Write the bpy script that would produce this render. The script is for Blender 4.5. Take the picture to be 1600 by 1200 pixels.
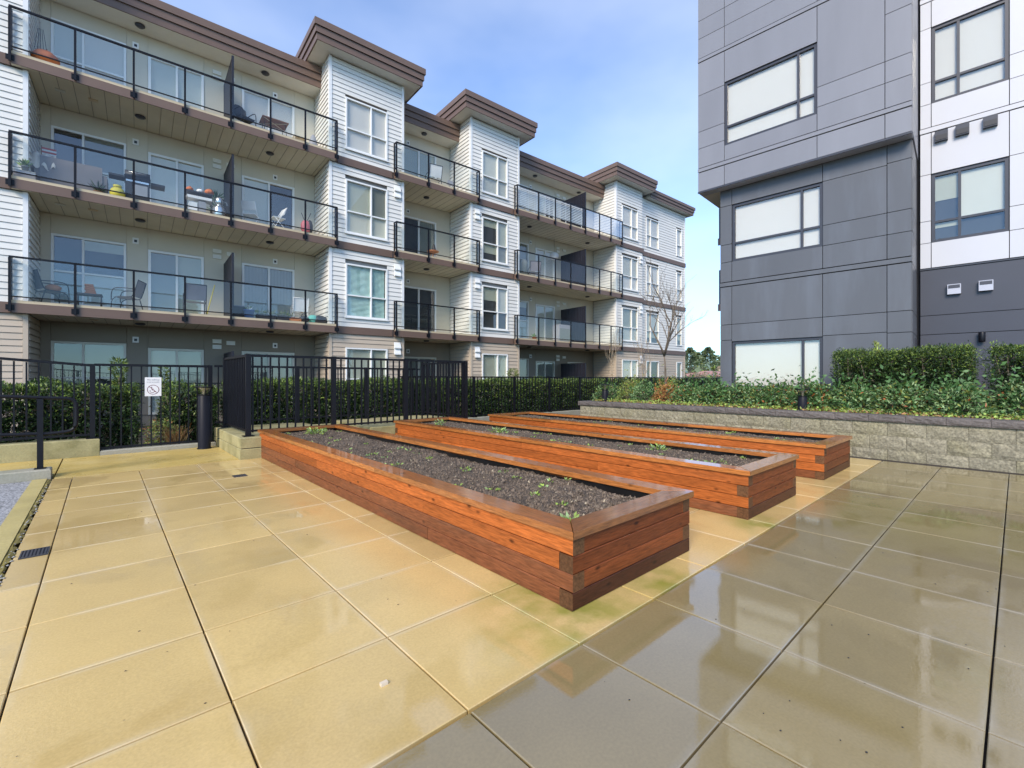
import bpy, math, random
import numpy as np
from mathutils import Vector, Matrix

random.seed(7); rng = np.random.default_rng(7)
for o in list(bpy.data.objects): bpy.data.objects.remove(o, do_unlink=True)
S = bpy.context.scene
COL = S.collection
R = math.radians

# ------------------------------------------------------------------ camera
cd = bpy.data.cameras.new('camera'); cam = bpy.data.objects.new('camera', cd); COL.objects.link(cam)
cam.location = (0, 0, 1.17); cam.rotation_euler = (R(90), 0, R(-42))
cd.sensor_width = 36; cd.lens = 16.0; cd.shift_y = -8/1600
cd.clip_start = 0.05; cd.clip_end = 2000
S.camera = cam

# ------------------------------------------------------------------ sky, sun, exposure
SUN_DIR = Vector((-0.84, -0.42, 0.66)).normalized()
el = math.asin(SUN_DIR.z); az = math.atan2(SUN_DIR.x, SUN_DIR.y)
w = bpy.data.worlds.new('World'); S.world = w; w.use_nodes = True
nt = w.node_tree; nt.nodes.clear()
def wn(t, **k):
    n = nt.nodes.new(t)
    for a, b in k.items(): setattr(n, a, b)
    return n
out = wn('ShaderNodeOutputWorld'); bg = wn('ShaderNodeBackground')
sky = wn('ShaderNodeTexSky', sky_type='NISHITA', sun_disc=False, sun_elevation=el, sun_rotation=az,
         altitude=100, air_density=1.0, dust_density=0.15, ozone_density=2.5)
tc = wn('ShaderNodeTexCoord'); mp = wn('ShaderNodeMapping'); mp.inputs['Scale'].default_value = (1, 1, 2.2)
mp.inputs['Rotation'].default_value = (0.25, 0.1, 0.9)
nz = wn('ShaderNodeTexNoise'); nz.inputs['Scale'].default_value = 1.3; nz.inputs['Detail'].default_value = 5; nz.inputs['Roughness'].default_value = 0.52
cr = wn('ShaderNodeValToRGB'); cr.color_ramp.elements[0].position = 0.38; cr.color_ramp.elements[1].position = 0.72
cr.color_ramp.elements[0].color = (.08, .08, .08, 1); cr.color_ramp.elements[1].color = (.24, .24, .24, 1)
mx = wn('ShaderNodeMixRGB'); mx.inputs[2].default_value = (11.0, 10.9, 10.7, 1)
tint = wn('ShaderNodeMixRGB', blend_type='MULTIPLY'); tint.inputs[0].default_value = 1; tint.inputs[2].default_value = (.58, .97, 1.34, 1)
L_ = nt.links.new
L_(tc.outputs['Generated'], mp.inputs[0]); L_(mp.outputs[0], nz.inputs['Vector']); L_(nz.outputs[0], cr.inputs[0])
L_(cr.outputs[0], mx.inputs[0]); L_(sky.outputs[0], tint.inputs[1]); L_(tint.outputs[0], mx.inputs[1]); L_(mx.outputs[0], bg.inputs[0]); L_(bg.outputs[0], out.inputs[0])
bg.inputs[1].default_value = 0.13
sd = bpy.data.lights.new('sun', 'SUN'); so = bpy.data.objects.new('sun', sd); COL.objects.link(so)
sd.energy = 2.8; sd.angle = R(26); sd.color = (1.0, .88, .73)
so.rotation_euler = SUN_DIR.to_track_quat('Z', 'Y').to_euler()
S.view_settings.view_transform = 'Standard'; S.view_settings.look = 'None'
S.view_settings.exposure = 0.74; S.view_settings.gamma = 1; S.view_settings.use_curve_mapping = False
S.render.engine = 'CYCLES'; S.cycles.max_bounces = 7; S.cycles.transparent_max_bounces = 16

# ------------------------------------------------------------------ materials
def material(name, col, rough=.6, var=.12, vscale=3., fine=0., fscale=60., bump=0., bscale=80., rnd=0., spec=.5,
             metal=0., stain=None, stretch=(1, 1, 1), rough_var=0., ior=1.45, coat=0.):
    """procedural principled: base colour broken up by two noises, per-object tone, optional stain of another colour"""
    m = bpy.data.materials.new(name); m.use_nodes = True; t = m.node_tree; N = t.nodes; K = t.links.new
    b = N['Principled BSDF']; b.inputs['Roughness'].default_value = rough; b.inputs['Metallic'].default_value = metal
    b.inputs['Specular IOR Level'].default_value = spec; b.inputs['IOR'].default_value = ior; b.inputs['Coat Weight'].default_value = coat
    g = N.new('ShaderNodeNewGeometry'); oi = N.new('ShaderNodeObjectInfo')
    off = N.new('ShaderNodeVectorMath'); off.operation = 'MULTIPLY_ADD'
    cmb = N.new('ShaderNodeCombineXYZ'); K(oi.outputs['Random'], cmb.inputs[0]); K(oi.outputs['Random'], cmb.inputs[1]); K(oi.outputs['Random'], cmb.inputs[2])
    off.inputs[1].default_value = (37, 53, 71) if rnd > 0 else (0, 0, 0)
    K(cmb.outputs[0], off.inputs[0]); K(g.outputs['Position'], off.inputs[2])
    mpg = N.new('ShaderNodeMapping'); mpg.inputs['Scale'].default_value = stretch; K(off.outputs[0], mpg.inputs[0])
    def noise(sc, det=4, ro=.55):
        n = N.new('ShaderNodeTexNoise'); n.inputs['Scale'].default_value = sc; n.inputs['Detail'].default_value = det
        n.inputs['Roughness'].default_value = ro; K(mpg.outputs[0], n.inputs['Vector']); return n
    n1 = noise(vscale)
    def mrange(src, a, b_, lo=.3, hi=.7):
        r = N.new('ShaderNodeMapRange'); r.inputs[1].default_value = lo; r.inputs[2].default_value = hi
        r.inputs[3].default_value = a; r.inputs[4].default_value = b_; K(src, r.inputs[0]); return r.outputs[0]
    fac = mrange(n1.outputs[0], 1-var, 1+var)
    if fine:
        f2 = mrange(noise(fscale, 3).outputs[0], 1-fine, 1+fine)
        mm = N.new('ShaderNodeMath'); mm.operation = 'MULTIPLY'; K(fac, mm.inputs[0]); K(f2, mm.inputs[1]); fac = mm.outputs[0]
    if rnd:
        f3 = mrange(oi.outputs['Random'], 1-rnd, 1+rnd, 0, 1)
        mm = N.new('ShaderNodeMath'); mm.operation = 'MULTIPLY'; K(fac, mm.inputs[0]); K(f3, mm.inputs[1]); fac = mm.outputs[0]
    base = N.new('ShaderNodeRGB'); base.outputs[0].default_value = (*col, 1); cur = base.outputs[0]
    if stain:
        scol, ssc, slo, shi, samt = stain
        sn = noise(ssc, 5, .6); sf = mrange(sn.outputs[0], 0, samt, slo, shi)
        mc = N.new('ShaderNodeMixRGB'); mc.inputs[2].default_value = (*scol, 1); K(sf, mc.inputs[0]); K(cur, mc.inputs[1]); cur = mc.outputs[0]
    vm = N.new('ShaderNodeVectorMath'); vm.operation = 'SCALE'; K(cur, vm.inputs[0]); K(fac, vm.inputs['Scale']); K(vm.outputs[0], b.inputs['Base Color'])
    if rough_var:
        K(mrange(noise(1.3, 5).outputs[0], max(.02, rough-rough_var), min(1, rough+rough_var), .38, .62), b.inputs['Roughness'])
    if bump:
        bp = N.new('ShaderNodeBump'); bp.inputs['Strength'].default_value = bump; bp.inputs['Distance'].default_value = .01
        K(noise(bscale, 5).outputs[0], bp.inputs['Height']); K(bp.outputs[0], b.inputs['Normal'])
    return m

def glass_mat(name, tintc, refl, rough=0.0):
    m = bpy.data.materials.new(name); m.use_nodes = True; t = m.node_tree; N = t.nodes; K = t.links.new; N.clear()
    o = N.new('ShaderNodeOutputMaterial'); tr = N.new('ShaderNodeBsdfTransparent'); gl = N.new('ShaderNodeBsdfGlossy')
    tr.inputs[0].default_value = (*tintc, 1); gl.inputs['Roughness'].default_value = rough
    fr = N.new('ShaderNodeFresnel'); fr.inputs[0].default_value = 1.5
    ad = N.new('ShaderNodeMath'); ad.operation = 'MULTIPLY_ADD'; ad.inputs[1].default_value = 1.0; ad.inputs[2].default_value = refl; ad.use_clamp = True
    gm_ = N.new('ShaderNodeNewGeometry'); fb = N.new('ShaderNodeMath'); fb.operation = 'SUBTRACT'; fb.inputs[0].default_value = 1; K(gm_.outputs['Backfacing'], fb.inputs[1])
    ff = N.new('ShaderNodeMath'); ff.operation = 'MULTIPLY'; K(ad.outputs[0], ff.inputs[0]); K(fb.outputs[0], ff.inputs[1])   # reflect on the outer skin only
    K(fr.outputs[0], ad.inputs[0]); mxs = N.new('ShaderNodeMixShader'); K(ff.outputs[0], mxs.inputs[0]); K(tr.outputs[0], mxs.inputs[1]); K(gl.outputs[0], mxs.inputs[2]); K(mxs.outputs[0], o.inputs[0])
    return m

def wood_mat(name, col, stretch, wet, dark=(.05, .025, .015), stain=.55, rough=.5):
    """cedar: stretched grain, knots, per-board tone, damp grey stain patches"""
    m = material(name, col, rough=rough, var=.16, vscale=1.1, fine=.34, fscale=13, bump=.12, bscale=16, rnd=.24, stretch=stretch,
                 stain=(dark, .6, .52, .80, stain), spec=.22)
    t = m.node_tree; N = t.nodes; K = t.links.new; b = N['Principled BSDF']
    src = b.inputs['Base Color'].links[0].from_socket
    g = N.new('ShaderNodeNewGeometry'); vo = N.new('ShaderNodeTexVoronoi'); vo.inputs['Scale'].default_value = 4.6
    mp_ = N.new('ShaderNodeMapping'); mp_.inputs['Scale'].default_value = (1, 1, 2.2); K(g.outputs['Position'], mp_.inputs[0]); K(mp_.outputs[0], vo.inputs['Vector'])
    mr = N.new('ShaderNodeMapRange'); mr.inputs[1].default_value = .05; mr.inputs[2].default_value = .15; mr.inputs[3].default_value = .28; mr.inputs[4].default_value = 1
    K(vo.outputs['Distance'], mr.inputs[0]); vm = N.new('ShaderNodeVectorMath'); vm.operation = 'SCALE'; K(src, vm.inputs[0]); K(mr.outputs[0], vm.inputs['Scale']); K(vm.outputs[0], b.inputs['Base Color'])
    if wet: b.inputs['Coat Weight'].default_value = wet; b.inputs['Coat Roughness'].default_value = .08
    return m

def paving_mat(name, col, wetness, algae=True, scol=(.30, .25, .10)):
    """wet concrete slabs: rough dry areas, smooth water films with soft edges, algae by the planters and joints"""
    m = material(name, col, rough=.3, var=.09, vscale=1.3, fine=.07, fscale=90, bump=.0, rnd=.08, stain=(scol, 1.1, .5, .8, .5), spec=.6)
    t = m.node_tree; N = t.nodes; K = t.links.new; b = N['Principled BSDF']; b.inputs['IOR'].default_value = 1.62 if algae else 1.8
    for l in list(b.inputs['Base Color'].links): src = l.from_socket
    g = N.new('ShaderNodeNewGeometry')
    n = N.new('ShaderNodeTexNoise'); n.inputs['Scale'].default_value = 1.15; n.inputs['Detail'].default_value = 6; n.inputs['Roughness'].default_value = .62; n.inputs['Distortion'].default_value = .3
    K(g.outputs['Position'], n.inputs['Vector'])
    r = N.new('ShaderNodeMapRange'); r.interpolation_type = 'SMOOTHSTEP'; film = n.outputs[0]
    for (px_, py_, rad_, amt_) in (((1.95, .92, .85, .16), (2.55, .95, .45, .10), (1.35, .75, .6, .10)) if not algae else ((.95, 2.3, .45, .10), (1.15, 3.4, .4, .08), (1.35, 1.45, .35, .12))):
        dd = N.new('ShaderNodeVectorMath'); dd.operation = 'DISTANCE'; dd.inputs[1].default_value = (px_, py_, 0); K(g.outputs['Position'], dd.inputs[0])
        dm = N.new('ShaderNodeMapRange'); dm.inputs[1].default_value = 0; dm.inputs[2].default_value = rad_; dm.inputs[3].default_value = amt_; dm.inputs[4].default_value = 0; K(dd.outputs['Value'], dm.inputs[0])
        sb = N.new('ShaderNodeMath'); sb.operation = 'SUBTRACT'; K(film, sb.inputs[0]); K(dm.outputs[0], sb.inputs[1]); film = sb.outputs[0]
    r.inputs[1].default_value = wetness-.05; r.inputs[2].default_value = wetness+.03; r.inputs[3].default_value = .02; r.inputs[4].default_value = .17 if wetness > .5 else .22
    K(film, r.inputs[0]); K(r.outputs[0], b.inputs['Roughness'])
    # film darkens the slab a little
    r2 = N.new('ShaderNodeMapRange'); r2.inputs[1].default_value = wetness-.05; r2.inputs[2].default_value = wetness+.03; r2.inputs[3].default_value = .93; r2.inputs[4].default_value = 1.0; K(film, r2.inputs[0])
    vm = N.new('ShaderNodeVectorMath'); vm.operation = 'SCALE'; K(src, vm.inputs[0]); K(r2.outputs[0], vm.inputs['Scale']); cur = vm.outputs[0]
    tcx = N.new('ShaderNodeTexCoord'); ab = N.new('ShaderNodeVectorMath'); ab.operation = 'SUBTRACT'; ab.inputs[1].default_value = (.5, .5, .5); K(tcx.outputs['Generated'], ab.inputs[0])
    a2 = N.new('ShaderNodeVectorMath'); a2.operation = 'ABSOLUTE'; K(ab.outputs[0], a2.inputs[0]); sx = N.new('ShaderNodeSeparateXYZ'); K(a2.outputs[0], sx.inputs[0])
    mxx = N.new('ShaderNodeMath'); mxx.operation = 'MAXIMUM'; K(sx.outputs[0], mxx.inputs[0]); K(sx.outputs[1], mxx.inputs[1])
    er = N.new('ShaderNodeMapRange'); er.inputs[1].default_value = .455; er.inputs[2].default_value = .497; er.inputs[3].default_value = 0; er.inputs[4].default_value = .38; K(mxx.outputs[0], er.inputs[0])
    en = N.new('ShaderNodeTexNoise'); en.inputs['Scale'].default_value = 2.5; en.inputs['Detail'].default_value = 5; K(g.outputs['Position'], en.inputs['Vector'])
    em = N.new('ShaderNodeMapRange'); em.inputs[1].default_value = .42; em.inputs[2].default_value = .60; K(en.outputs[0], em.inputs[0])
    ep = N.new('ShaderNodeMath'); ep.operation = 'MULTIPLY'; K(er.outputs[0], ep.inputs[0]); K(em.outputs[0], ep.inputs[1])
    ec = N.new('ShaderNodeMixRGB'); ec.inputs[2].default_value = (.62, .54, .38, 1) if algae else (.34, .32, .27, 1); K(ep.outputs[0], ec.inputs[0]); K(cur, ec.inputs[1]); cur = ec.outputs[0]
    if algae:
        fs = []
        for (x, y, rad) in ((1.74, 1.44, .60), (1.70, 1.75, .35), (2.4, 1.36, .35), (3.95, 1.38, .35)):
            d = N.new('ShaderNodeVectorMath'); d.operation = 'DISTANCE'; d.inputs[1].default_value = (x, y, 0); K(g.outputs['Position'], d.inputs[0])
            q = N.new('ShaderNodeMapRange'); q.inputs[1].default_value = rad; q.inputs[2].default_value = 0; q.inputs[3].default_value = 0; q.inputs[4].default_value = .85; K(d.outputs['Value'], q.inputs[0]); fs.append(q.outputs[0])
        a = fs[0]
        for f in fs[1:]:
            ad = N.new('ShaderNodeMath'); ad.operation = 'MAXIMUM'; K(a, ad.inputs[0]); K(f, ad.inputs[1]); a = ad.outputs[0]
        n2 = N.new('ShaderNodeTexNoise'); n2.inputs['Scale'].default_value = 5; n2.inputs['Detail'].default_value = 6; K(g.outputs['Position'], n2.inputs['Vector'])
        q2 = N.new('ShaderNodeMapRange'); q2.inputs[1].default_value = .35; q2.inputs[2].default_value = .6; K(n2.outputs[0], q2.inputs[0])
        mu = N.new('ShaderNodeMath'); mu.operation = 'MULTIPLY'; K(a, mu.inputs[0]); K(q2.outputs[0], mu.inputs[1])
        mc = N.new('ShaderNodeMixRGB'); mc.inputs[2].default_value = (.20, .23, .02, 1); K(mu.outputs[0], mc.inputs[0]); K(cur, mc.inputs[1]); cur = mc.outputs[0]
    K(cur, b.inputs['Base Color'])
    n3 = N.new('ShaderNodeTexNoise'); n3.inputs['Scale'].default_value = 120; K(g.outputs['Position'], n3.inputs['Vector'])
    bp = N.new('ShaderNodeBump'); bp.inputs['Distance'].default_value = .004; K(n3.outputs[0], bp.inputs['Height'])
    r3 = N.new('ShaderNodeMapRange'); r3.inputs[1].default_value = wetness-.05; r3.inputs[2].default_value = wetness+.03; r3.inputs[3].default_value = .02; r3.inputs[4].default_value = .12
    K(film, r3.inputs[0]); K(r3.outputs[0], bp.inputs['Strength']); K(bp.outputs[0], b.inputs['Normal'])
    return m

def leaf_mat(name, col, rough=.45, var=.35, trans=.25):
    m = material(name, col, rough=rough, var=var, vscale=5, fine=.25, fscale=30, spec=.4)
    b = m.node_tree.nodes['Principled BSDF']
    return m

M = {}
M['siding'] = material('white_lap_siding', (.72, .70, .645), .55, .03, 1.2, bump=.05, bscale=40, rnd=.025, stain=((.60, .58, .50), 1.5, .55, .8, .4))
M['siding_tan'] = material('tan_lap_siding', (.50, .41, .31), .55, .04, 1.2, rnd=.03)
M['trim'] = material('white_trim', (.76, .76, .74), .5, .03, 2)
M['panel'] = material('beige_cement_panel', (.58, .53, .42), .6, .05, .8, rnd=.02)
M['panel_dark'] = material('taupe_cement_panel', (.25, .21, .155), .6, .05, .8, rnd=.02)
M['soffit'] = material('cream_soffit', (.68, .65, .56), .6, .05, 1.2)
M['soffit_lit'] = material('beige_soffit', (.66, .60, .45), .6, .07, 1.2)  # beige paint of the balcony decks and soffits
M['fascia'] = material('brown_fascia', (.155, .100, .074), .5, .06, 1.5, rnd=.04)
M['edge'] = material('tan_deck_edge', (.62, .50, .32), .5, .08, 3)
M['tanwall'] = material('tan_stucco', (.60, .47, .28), .7, .08, 1)
M['black'] = material('black_powder_coat', (.007, .007, .010), .42, .15, 4, spec=.3)
M['black_dull'] = material('dull_black_plastic', (.03, .03, .034), .5, .1, 4)
M['screen'] = material('dark_screen_slats', (.016, .015, .022), .45, .1, 4)
M['vinyl'] = material('white_vinyl', (.78, .78, .75), .4, .02, 3)
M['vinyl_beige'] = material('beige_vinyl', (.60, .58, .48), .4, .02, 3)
M['pane'] = glass_mat('window_glass', (.955, .955, .93), .08)
M['rail_glass'] = glass_mat('railing_glass', (.95, .97, .965), .015)
M['rail_glass_hi'] = glass_mat('bright_railing_glass', (.95, .97, .97), .38)
M['lamp_glass'] = glass_mat('lamp_glass', (.8, .8, .72), .08)
M['blind'] = material('white_roller_blind', (.60, .62, .57), .7, .04, 1)
M['blind_grey'] = material('grey_blind', (.22, .24, .22), .7, .06, 1)
M['blind_green'] = material('pale_green_blind', (.42, .45, .38), .7, .05, 1)
M['blind_aqua'] = material('aqua_bed_sheet', (.40, .60, .60), .8, .12, 4)
M['dark_room'] = material('dark_room', (.05, .055, .06), .8, .3, 1.5)
M['white_blind'] = material('bright_white_blind', (.68, .665, .64), .7, .02, 1)  # white blind, its brightness also standing in for sky reflected in the panes
M['grey_low'] = material(stretch=(2.5, 2.5, .45), name='slate_grey_panel', col=(.108, .112, .122), rough=.36, var=.06, vscale=.7, rnd=.05, stain=((.15, .165, .19), .9, .5, .8, .6), spec=.4, bump=.02, bscale=5)
M['grey_up'] = material(stretch=(2.5, 2.5, .45), name='light_grey_panel', col=(.215, .218, .240), rough=.36, var=.05, vscale=.7, rnd=.045, spec=.4, bump=.02, bscale=5)
M['grey_white'] = material('pale_grey_panel', (.52, .52, .545), .4, .03, .7, rnd=.015)
M['grey_char'] = material('charcoal_panel', (.055, .056, .070), .4, .06, .8, rnd=.03)
M['joint'] = material('dark_joint', (.03, .03, .035), .7, .1, 2)
M['joint_light'] = material('light_joint', (.30, .30, .30), .7, .1, 2)
M['alu'] = material('grey_aluminium', (.45, .46, .52), .35, .05, 3)
M['frame_dark'] = material('dark_window_frame', (.045, .046, .056), .35, .08, 3)
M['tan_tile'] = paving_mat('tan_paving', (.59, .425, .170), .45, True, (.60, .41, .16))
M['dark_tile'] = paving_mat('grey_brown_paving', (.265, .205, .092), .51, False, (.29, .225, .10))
M['path'] = material('yellow_stained_concrete', (.50, .36, .105), .38, .10, 1.5, .10, 70, .15, 90, stain=((.60, .46, .19), 1.8, .45, .7, .7), rough_var=.15)
M['curb'] = material('mossy_concrete', (.36, .32, .16), .6, .15, 2.5, .12, 50, .25, 60, stain=((.13, .12, .035), 2.2, .45, .75, .85))
M['curb_grey'] = material('grey_concrete', (.33, .31, .24), .6, .12, 2.5, .10, 50, .2, 60, stain=((.16, .17, .10), 2.5, .5, .75, .7))
M['strip'] = material('ochre_concrete_strip', (.44, .36, .14), .45, .12, 2, .1, 60, .1, 80, rough_var=.1)
M['moss'] = material('moss_joint', (.16, .13, .03), .9, .4, 8, .3, 60, .5, 90)
M['rubber'] = material('speckled_grey_rubber', (.27, .27, .27), .7, .1, 2, .85, 70, .4, 120)
M['earth'] = material('dark_earth', (.045, .036, .026), .95, .3, 3, .35, 40, .5, 60)
M['soil'] = material('planter_soil', (.080, .058, .038), .75, .35, 5, .75, 70, 1.0, 55, spec=.6)
M['grit'] = material('soil_crumbs', (.145, .108, .075), .7, .5, 20, .4, 90, spec=.6)
M['grit_pale'] = material('pale_soil_chips', (.34, .28, .19), .8, .4, 20)
M['liner'] = material('black_liner', (.012, .012, .012), .35, .2, 4)
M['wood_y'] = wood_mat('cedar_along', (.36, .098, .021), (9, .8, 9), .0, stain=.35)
M['wood_x'] = wood_mat('cedar_across', (.165, .043, .012), (.8, 9, 9), .1, stain=.4)  # end-face cedar made darker: the shade of that side is in the colour
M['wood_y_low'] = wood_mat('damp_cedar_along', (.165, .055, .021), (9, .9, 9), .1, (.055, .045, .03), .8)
M['wood_x_low'] = wood_mat('damp_cedar_across', (.070, .022, .010), (.9, 9, 9), .1, (.03, .022, .016), .7)  # bottom end boards: damp stain plus the end-face shade in the colour
M['wood_end'] = wood_mat('cedar_end_grain', (.11, .05, .022), (5, 5, 5), .0, (.05, .04, .02), .7)
M['cap_y'] = wood_mat('wet_cap_along', (.36, .125, .030), (9, .9, 9), .75, (.20, .12, .04), .5, .4)
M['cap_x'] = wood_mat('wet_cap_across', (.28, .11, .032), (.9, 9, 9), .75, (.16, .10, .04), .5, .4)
M['block'] = material('split_face_block', (.235, .21, .145), .85, .14, 4, .38, 38, 1.0, 26, rnd=.045, stain=((.20, .18, .08), 1.6, .45, .75, .5))
M['cap_block'] = material('dark_cap_block', (.115, .098, .088), .75, .18, 4, .25, 35, 1.0, 24, rnd=.10)
M['bark'] = material('bare_bark', (.16, .125, .09), .8, .3, 10, .2, 60)
M['bark_pale'] = material('pale_bark', (.34, .27, .19), .8, .3, 10, .2, 60)
M['yew'] = leaf_mat('yew_green', (.042, .080, .020)); M['yew_light'] = leaf_mat('yew_new_growth', (.15, .21, .035)); M['yew_dark'] = leaf_mat('yew_shadow', (.016, .032, .012))  # yew leaf tones: mid green, pale green, dark green
M['nan'] = leaf_mat('nandina_green', (.065, .140, .040)); M['nan_light'] = leaf_mat('nandina_pale', (.23, .33, .14)); M['nan_red'] = leaf_mat('nandina_red', (.34, .10, .03)); M['nan_olive'] = leaf_mat('nandina_olive', (.20, .22, .05))
M['orange_leaf'] = leaf_mat('orange_leaf', (.34, .16, .05)); M['tan_leaf'] = leaf_mat('fallen_leaf', (.36, .22, .09)); M['lime'] = leaf_mat('lime_leaf', (.26, .36, .07)); M['conifer'] = leaf_mat('conifer_green', (.19, .25, .15)); M['pinkleaf'] = leaf_mat('pink_twigs', (.42, .20, .17))  # conifer green lightened, distance haze put into the leaf colour
def plain(n, c, r=.6, **k): M[n] = material(n, c, r, .06, 4, **k)
plain('orange', (.55, .15, .04)); plain('yellow', (.60, .50, .06)); plain('blue', (.08, .16, .38)); plain('white_p', (.75, .75, .75)); plain('wicker', (.17, .16, .17)); plain('sling', (.22, .21, .24))
plain('steel', (.55, .55, .55), .25, metal=.9); plain('teal', (.15, .50, .42)); plain('pink', (.45, .12, .14)); plain('brownwood', (.22, .10, .05)); plain('terracotta', (.50, .20, .09)); plain('grey_p', (.30, .30, .32))
plain('cream', (.62, .52, .38)); plain('rooftile', (.42, .22, .17)); plain('sign_white', (.78, .76, .75)); plain('sign_ink', (.18, .05, .07)); plain('sign_text', (.30, .28, .30)); plain('red', (.45, .06, .04)); plain('flower', (.55, .50, .44)); plain('stone', (.30, .29, .27))

# ------------------------------------------------------------------ helpers
ORG = {}
def root(name, label=None, cat=None, group=None, loc=(0, 0, 0), rz=0., kind=None):
    o = bpy.data.objects.new(name, None); COL.objects.link(o); o.location = loc; o.rotation_euler = (0, 0, rz); o.empty_display_size = .2
    ORG[o.name] = Vector((0, 0, 0)); tag(o, label, cat, group, kind); return o
def tag(o, label=None, cat=None, group=None, kind=None):
    if label: o['label'] = label
    if cat: o['category'] = cat
    if group: o['group'] = group
    if kind: o['kind'] = kind
    return o
def link(name, me, parent, org):
    o = bpy.data.objects.new(name, me); COL.objects.link(o)
    org = Vector(org); ORG[o.name] = org
    if parent is not None: o.parent = parent; o.location = org-ORG[parent.name]
    else: o.location = org
    return o
class MB:
    def __init__(s): s.v = []; s.f = []; s.m = []; s.sm = []
    def add(s, vs, fs, mi=0, smooth=False):
        n = len(s.v); s.v += [tuple(p) for p in vs]
        for f in fs: s.f.append([n+i for i in f]); s.m.append(mi); s.sm.append(smooth)
        return s
    def box(s, x0, x1, y0, y1, z0, z1, mi=0):
        return s.add([(x0, y0, z0), (x1, y0, z0), (x1, y1, z0), (x0, y1, z0), (x0, y0, z1), (x1, y0, z1), (x1, y1, z1), (x0, y1, z1)],
                     [(0, 3, 2, 1), (4, 5, 6, 7), (0, 1, 5, 4), (1, 2, 6, 5), (2, 3, 7, 6), (3, 0, 4, 7)], mi)
    def tube(s, pts, r, n=6, mi=0, cap=True):
        pts = [Vector(p) for p in pts]; rr = r if isinstance(r, (list, tuple)) else [r]*len(pts); vs = []; fs = []
        for i, p in enumerate(pts):
            d = (pts[min(i+1, len(pts)-1)]-pts[max(i-1, 0)]).normalized()
            a = d.cross(Vector((0, 0, 1)) if abs(d.z) < .9 else Vector((1, 0, 0))).normalized(); b = d.cross(a)
            for k in range(n):
                t = 2*math.pi*k/n; vs.append(p+rr[i]*(math.cos(t)*a+math.sin(t)*b))
        for i in range(len(pts)-1):
            for k in range(n): k2 = (k+1) % n; fs.append((i*n+k, i*n+k2, (i+1)*n+k2, (i+1)*n+k))
        if cap: fs += [tuple(range(n))[::-1], tuple((len(pts)-1)*n+k for k in range(n))]
        return s.add(vs, fs, mi, True)
    def lathe(s, prof, c=(0, 0, 0), n=16, mi=0):
        vs = []; fs = []
        for (r, z) in prof:
            for k in range(n): t = 2*math.pi*k/n; vs.append((c[0]+r*math.cos(t), c[1]+r*math.sin(t), c[2]+z))
        for i in range(len(prof)-1):
            for k in range(n): k2 = (k+1) % n; fs.append((i*n+k, i*n+k2, (i+1)*n+k2, (i+1)*n+k))
        fs += [tuple(range(n))[::-1], tuple((len(prof)-1)*n+k for k in range(n))]
        return s.add(vs, fs, mi, True)
    def ball(s, c, r, sq=(1, 1, 1), n=10, mi=0, lob=0):
        vs = []; fs = []; m = n//2
        for i in range(m+1):
            ph = math.pi*i/m
            for k in range(n):
                t = 2*math.pi*k/n; q = 1+lob*math.cos(t*6)
                vs.append((c[0]+r*sq[0]*q*math.sin(ph)*math.cos(t), c[1]+r*sq[1]*q*math.sin(ph)*math.sin(t), c[2]+r*sq[2]*math.cos(ph)))
        for i in range(m):
            for k in range(n): k2 = (k+1) % n; fs.append((i*n+k, (i+1)*n+k, (i+1)*n+k2, i*n+k2))
        return s.add(vs, fs, mi, True)
    def build(s, name, mats, parent=None, org=(0, 0, 0)):
        if not isinstance(mats, (list, tuple)): mats = [mats]
        me = bpy.data.meshes.new(name); ox, oy, oz = org
        me.from_pydata([(a-ox, b-oy, c-oz) for a, b, c in s.v], [], s.f)
        for m in mats: me.materials.append(m)
        me.polygons.foreach_set('material_index', s.m); me.polygons.foreach_set('use_smooth', s.sm); me.update()
        return link(name, me, parent, org)
CACHE = {}
def piece(name, mat, x0, x1, y0, y1, z0, z1, parent=None, bev=0.):
    """one box-shaped piece; alike pieces share mesh data"""
    dx, dy, dz = round(x1-x0, 4), round(y1-y0, 4), round(z1-z0, 4); key = (name, mat.name, dx, dy, dz, bev)
    if key not in CACHE:
        a, b, c = dx/2, dy/2, dz/2; q = MB()
        if bev:
            e = bev
            q.add([(-a, -b, -c), (a, -b, -c), (a, b, -c), (-a, b, -c), (-a, -b, c-e), (a, -b, c-e), (a, b, c-e), (-a, b, c-e), (-a+e, -b+e, c), (a-e, -b+e, c), (a-e, b-e, c), (-a+e, b-e, c)],
                  [(0, 3, 2, 1), (0, 1, 5, 4), (1, 2, 6, 5), (2, 3, 7, 6), (3, 0, 4, 7), (4, 5, 9, 8), (5, 6, 10, 9), (6, 7, 11, 10), (7, 4, 8, 11), (8, 9, 10, 11)])
        else: q.box(-a, a, -b, b, -c, c)
        me = bpy.data.meshes.new(name); me.from_pydata(q.v, [], q.f); me.materials.append(mat); me.update(); CACHE[key] = me
    return link(name, CACHE[key], parent, ((x0+x1)/2, (y0+y1)/2, (z0+z1)/2))

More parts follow.
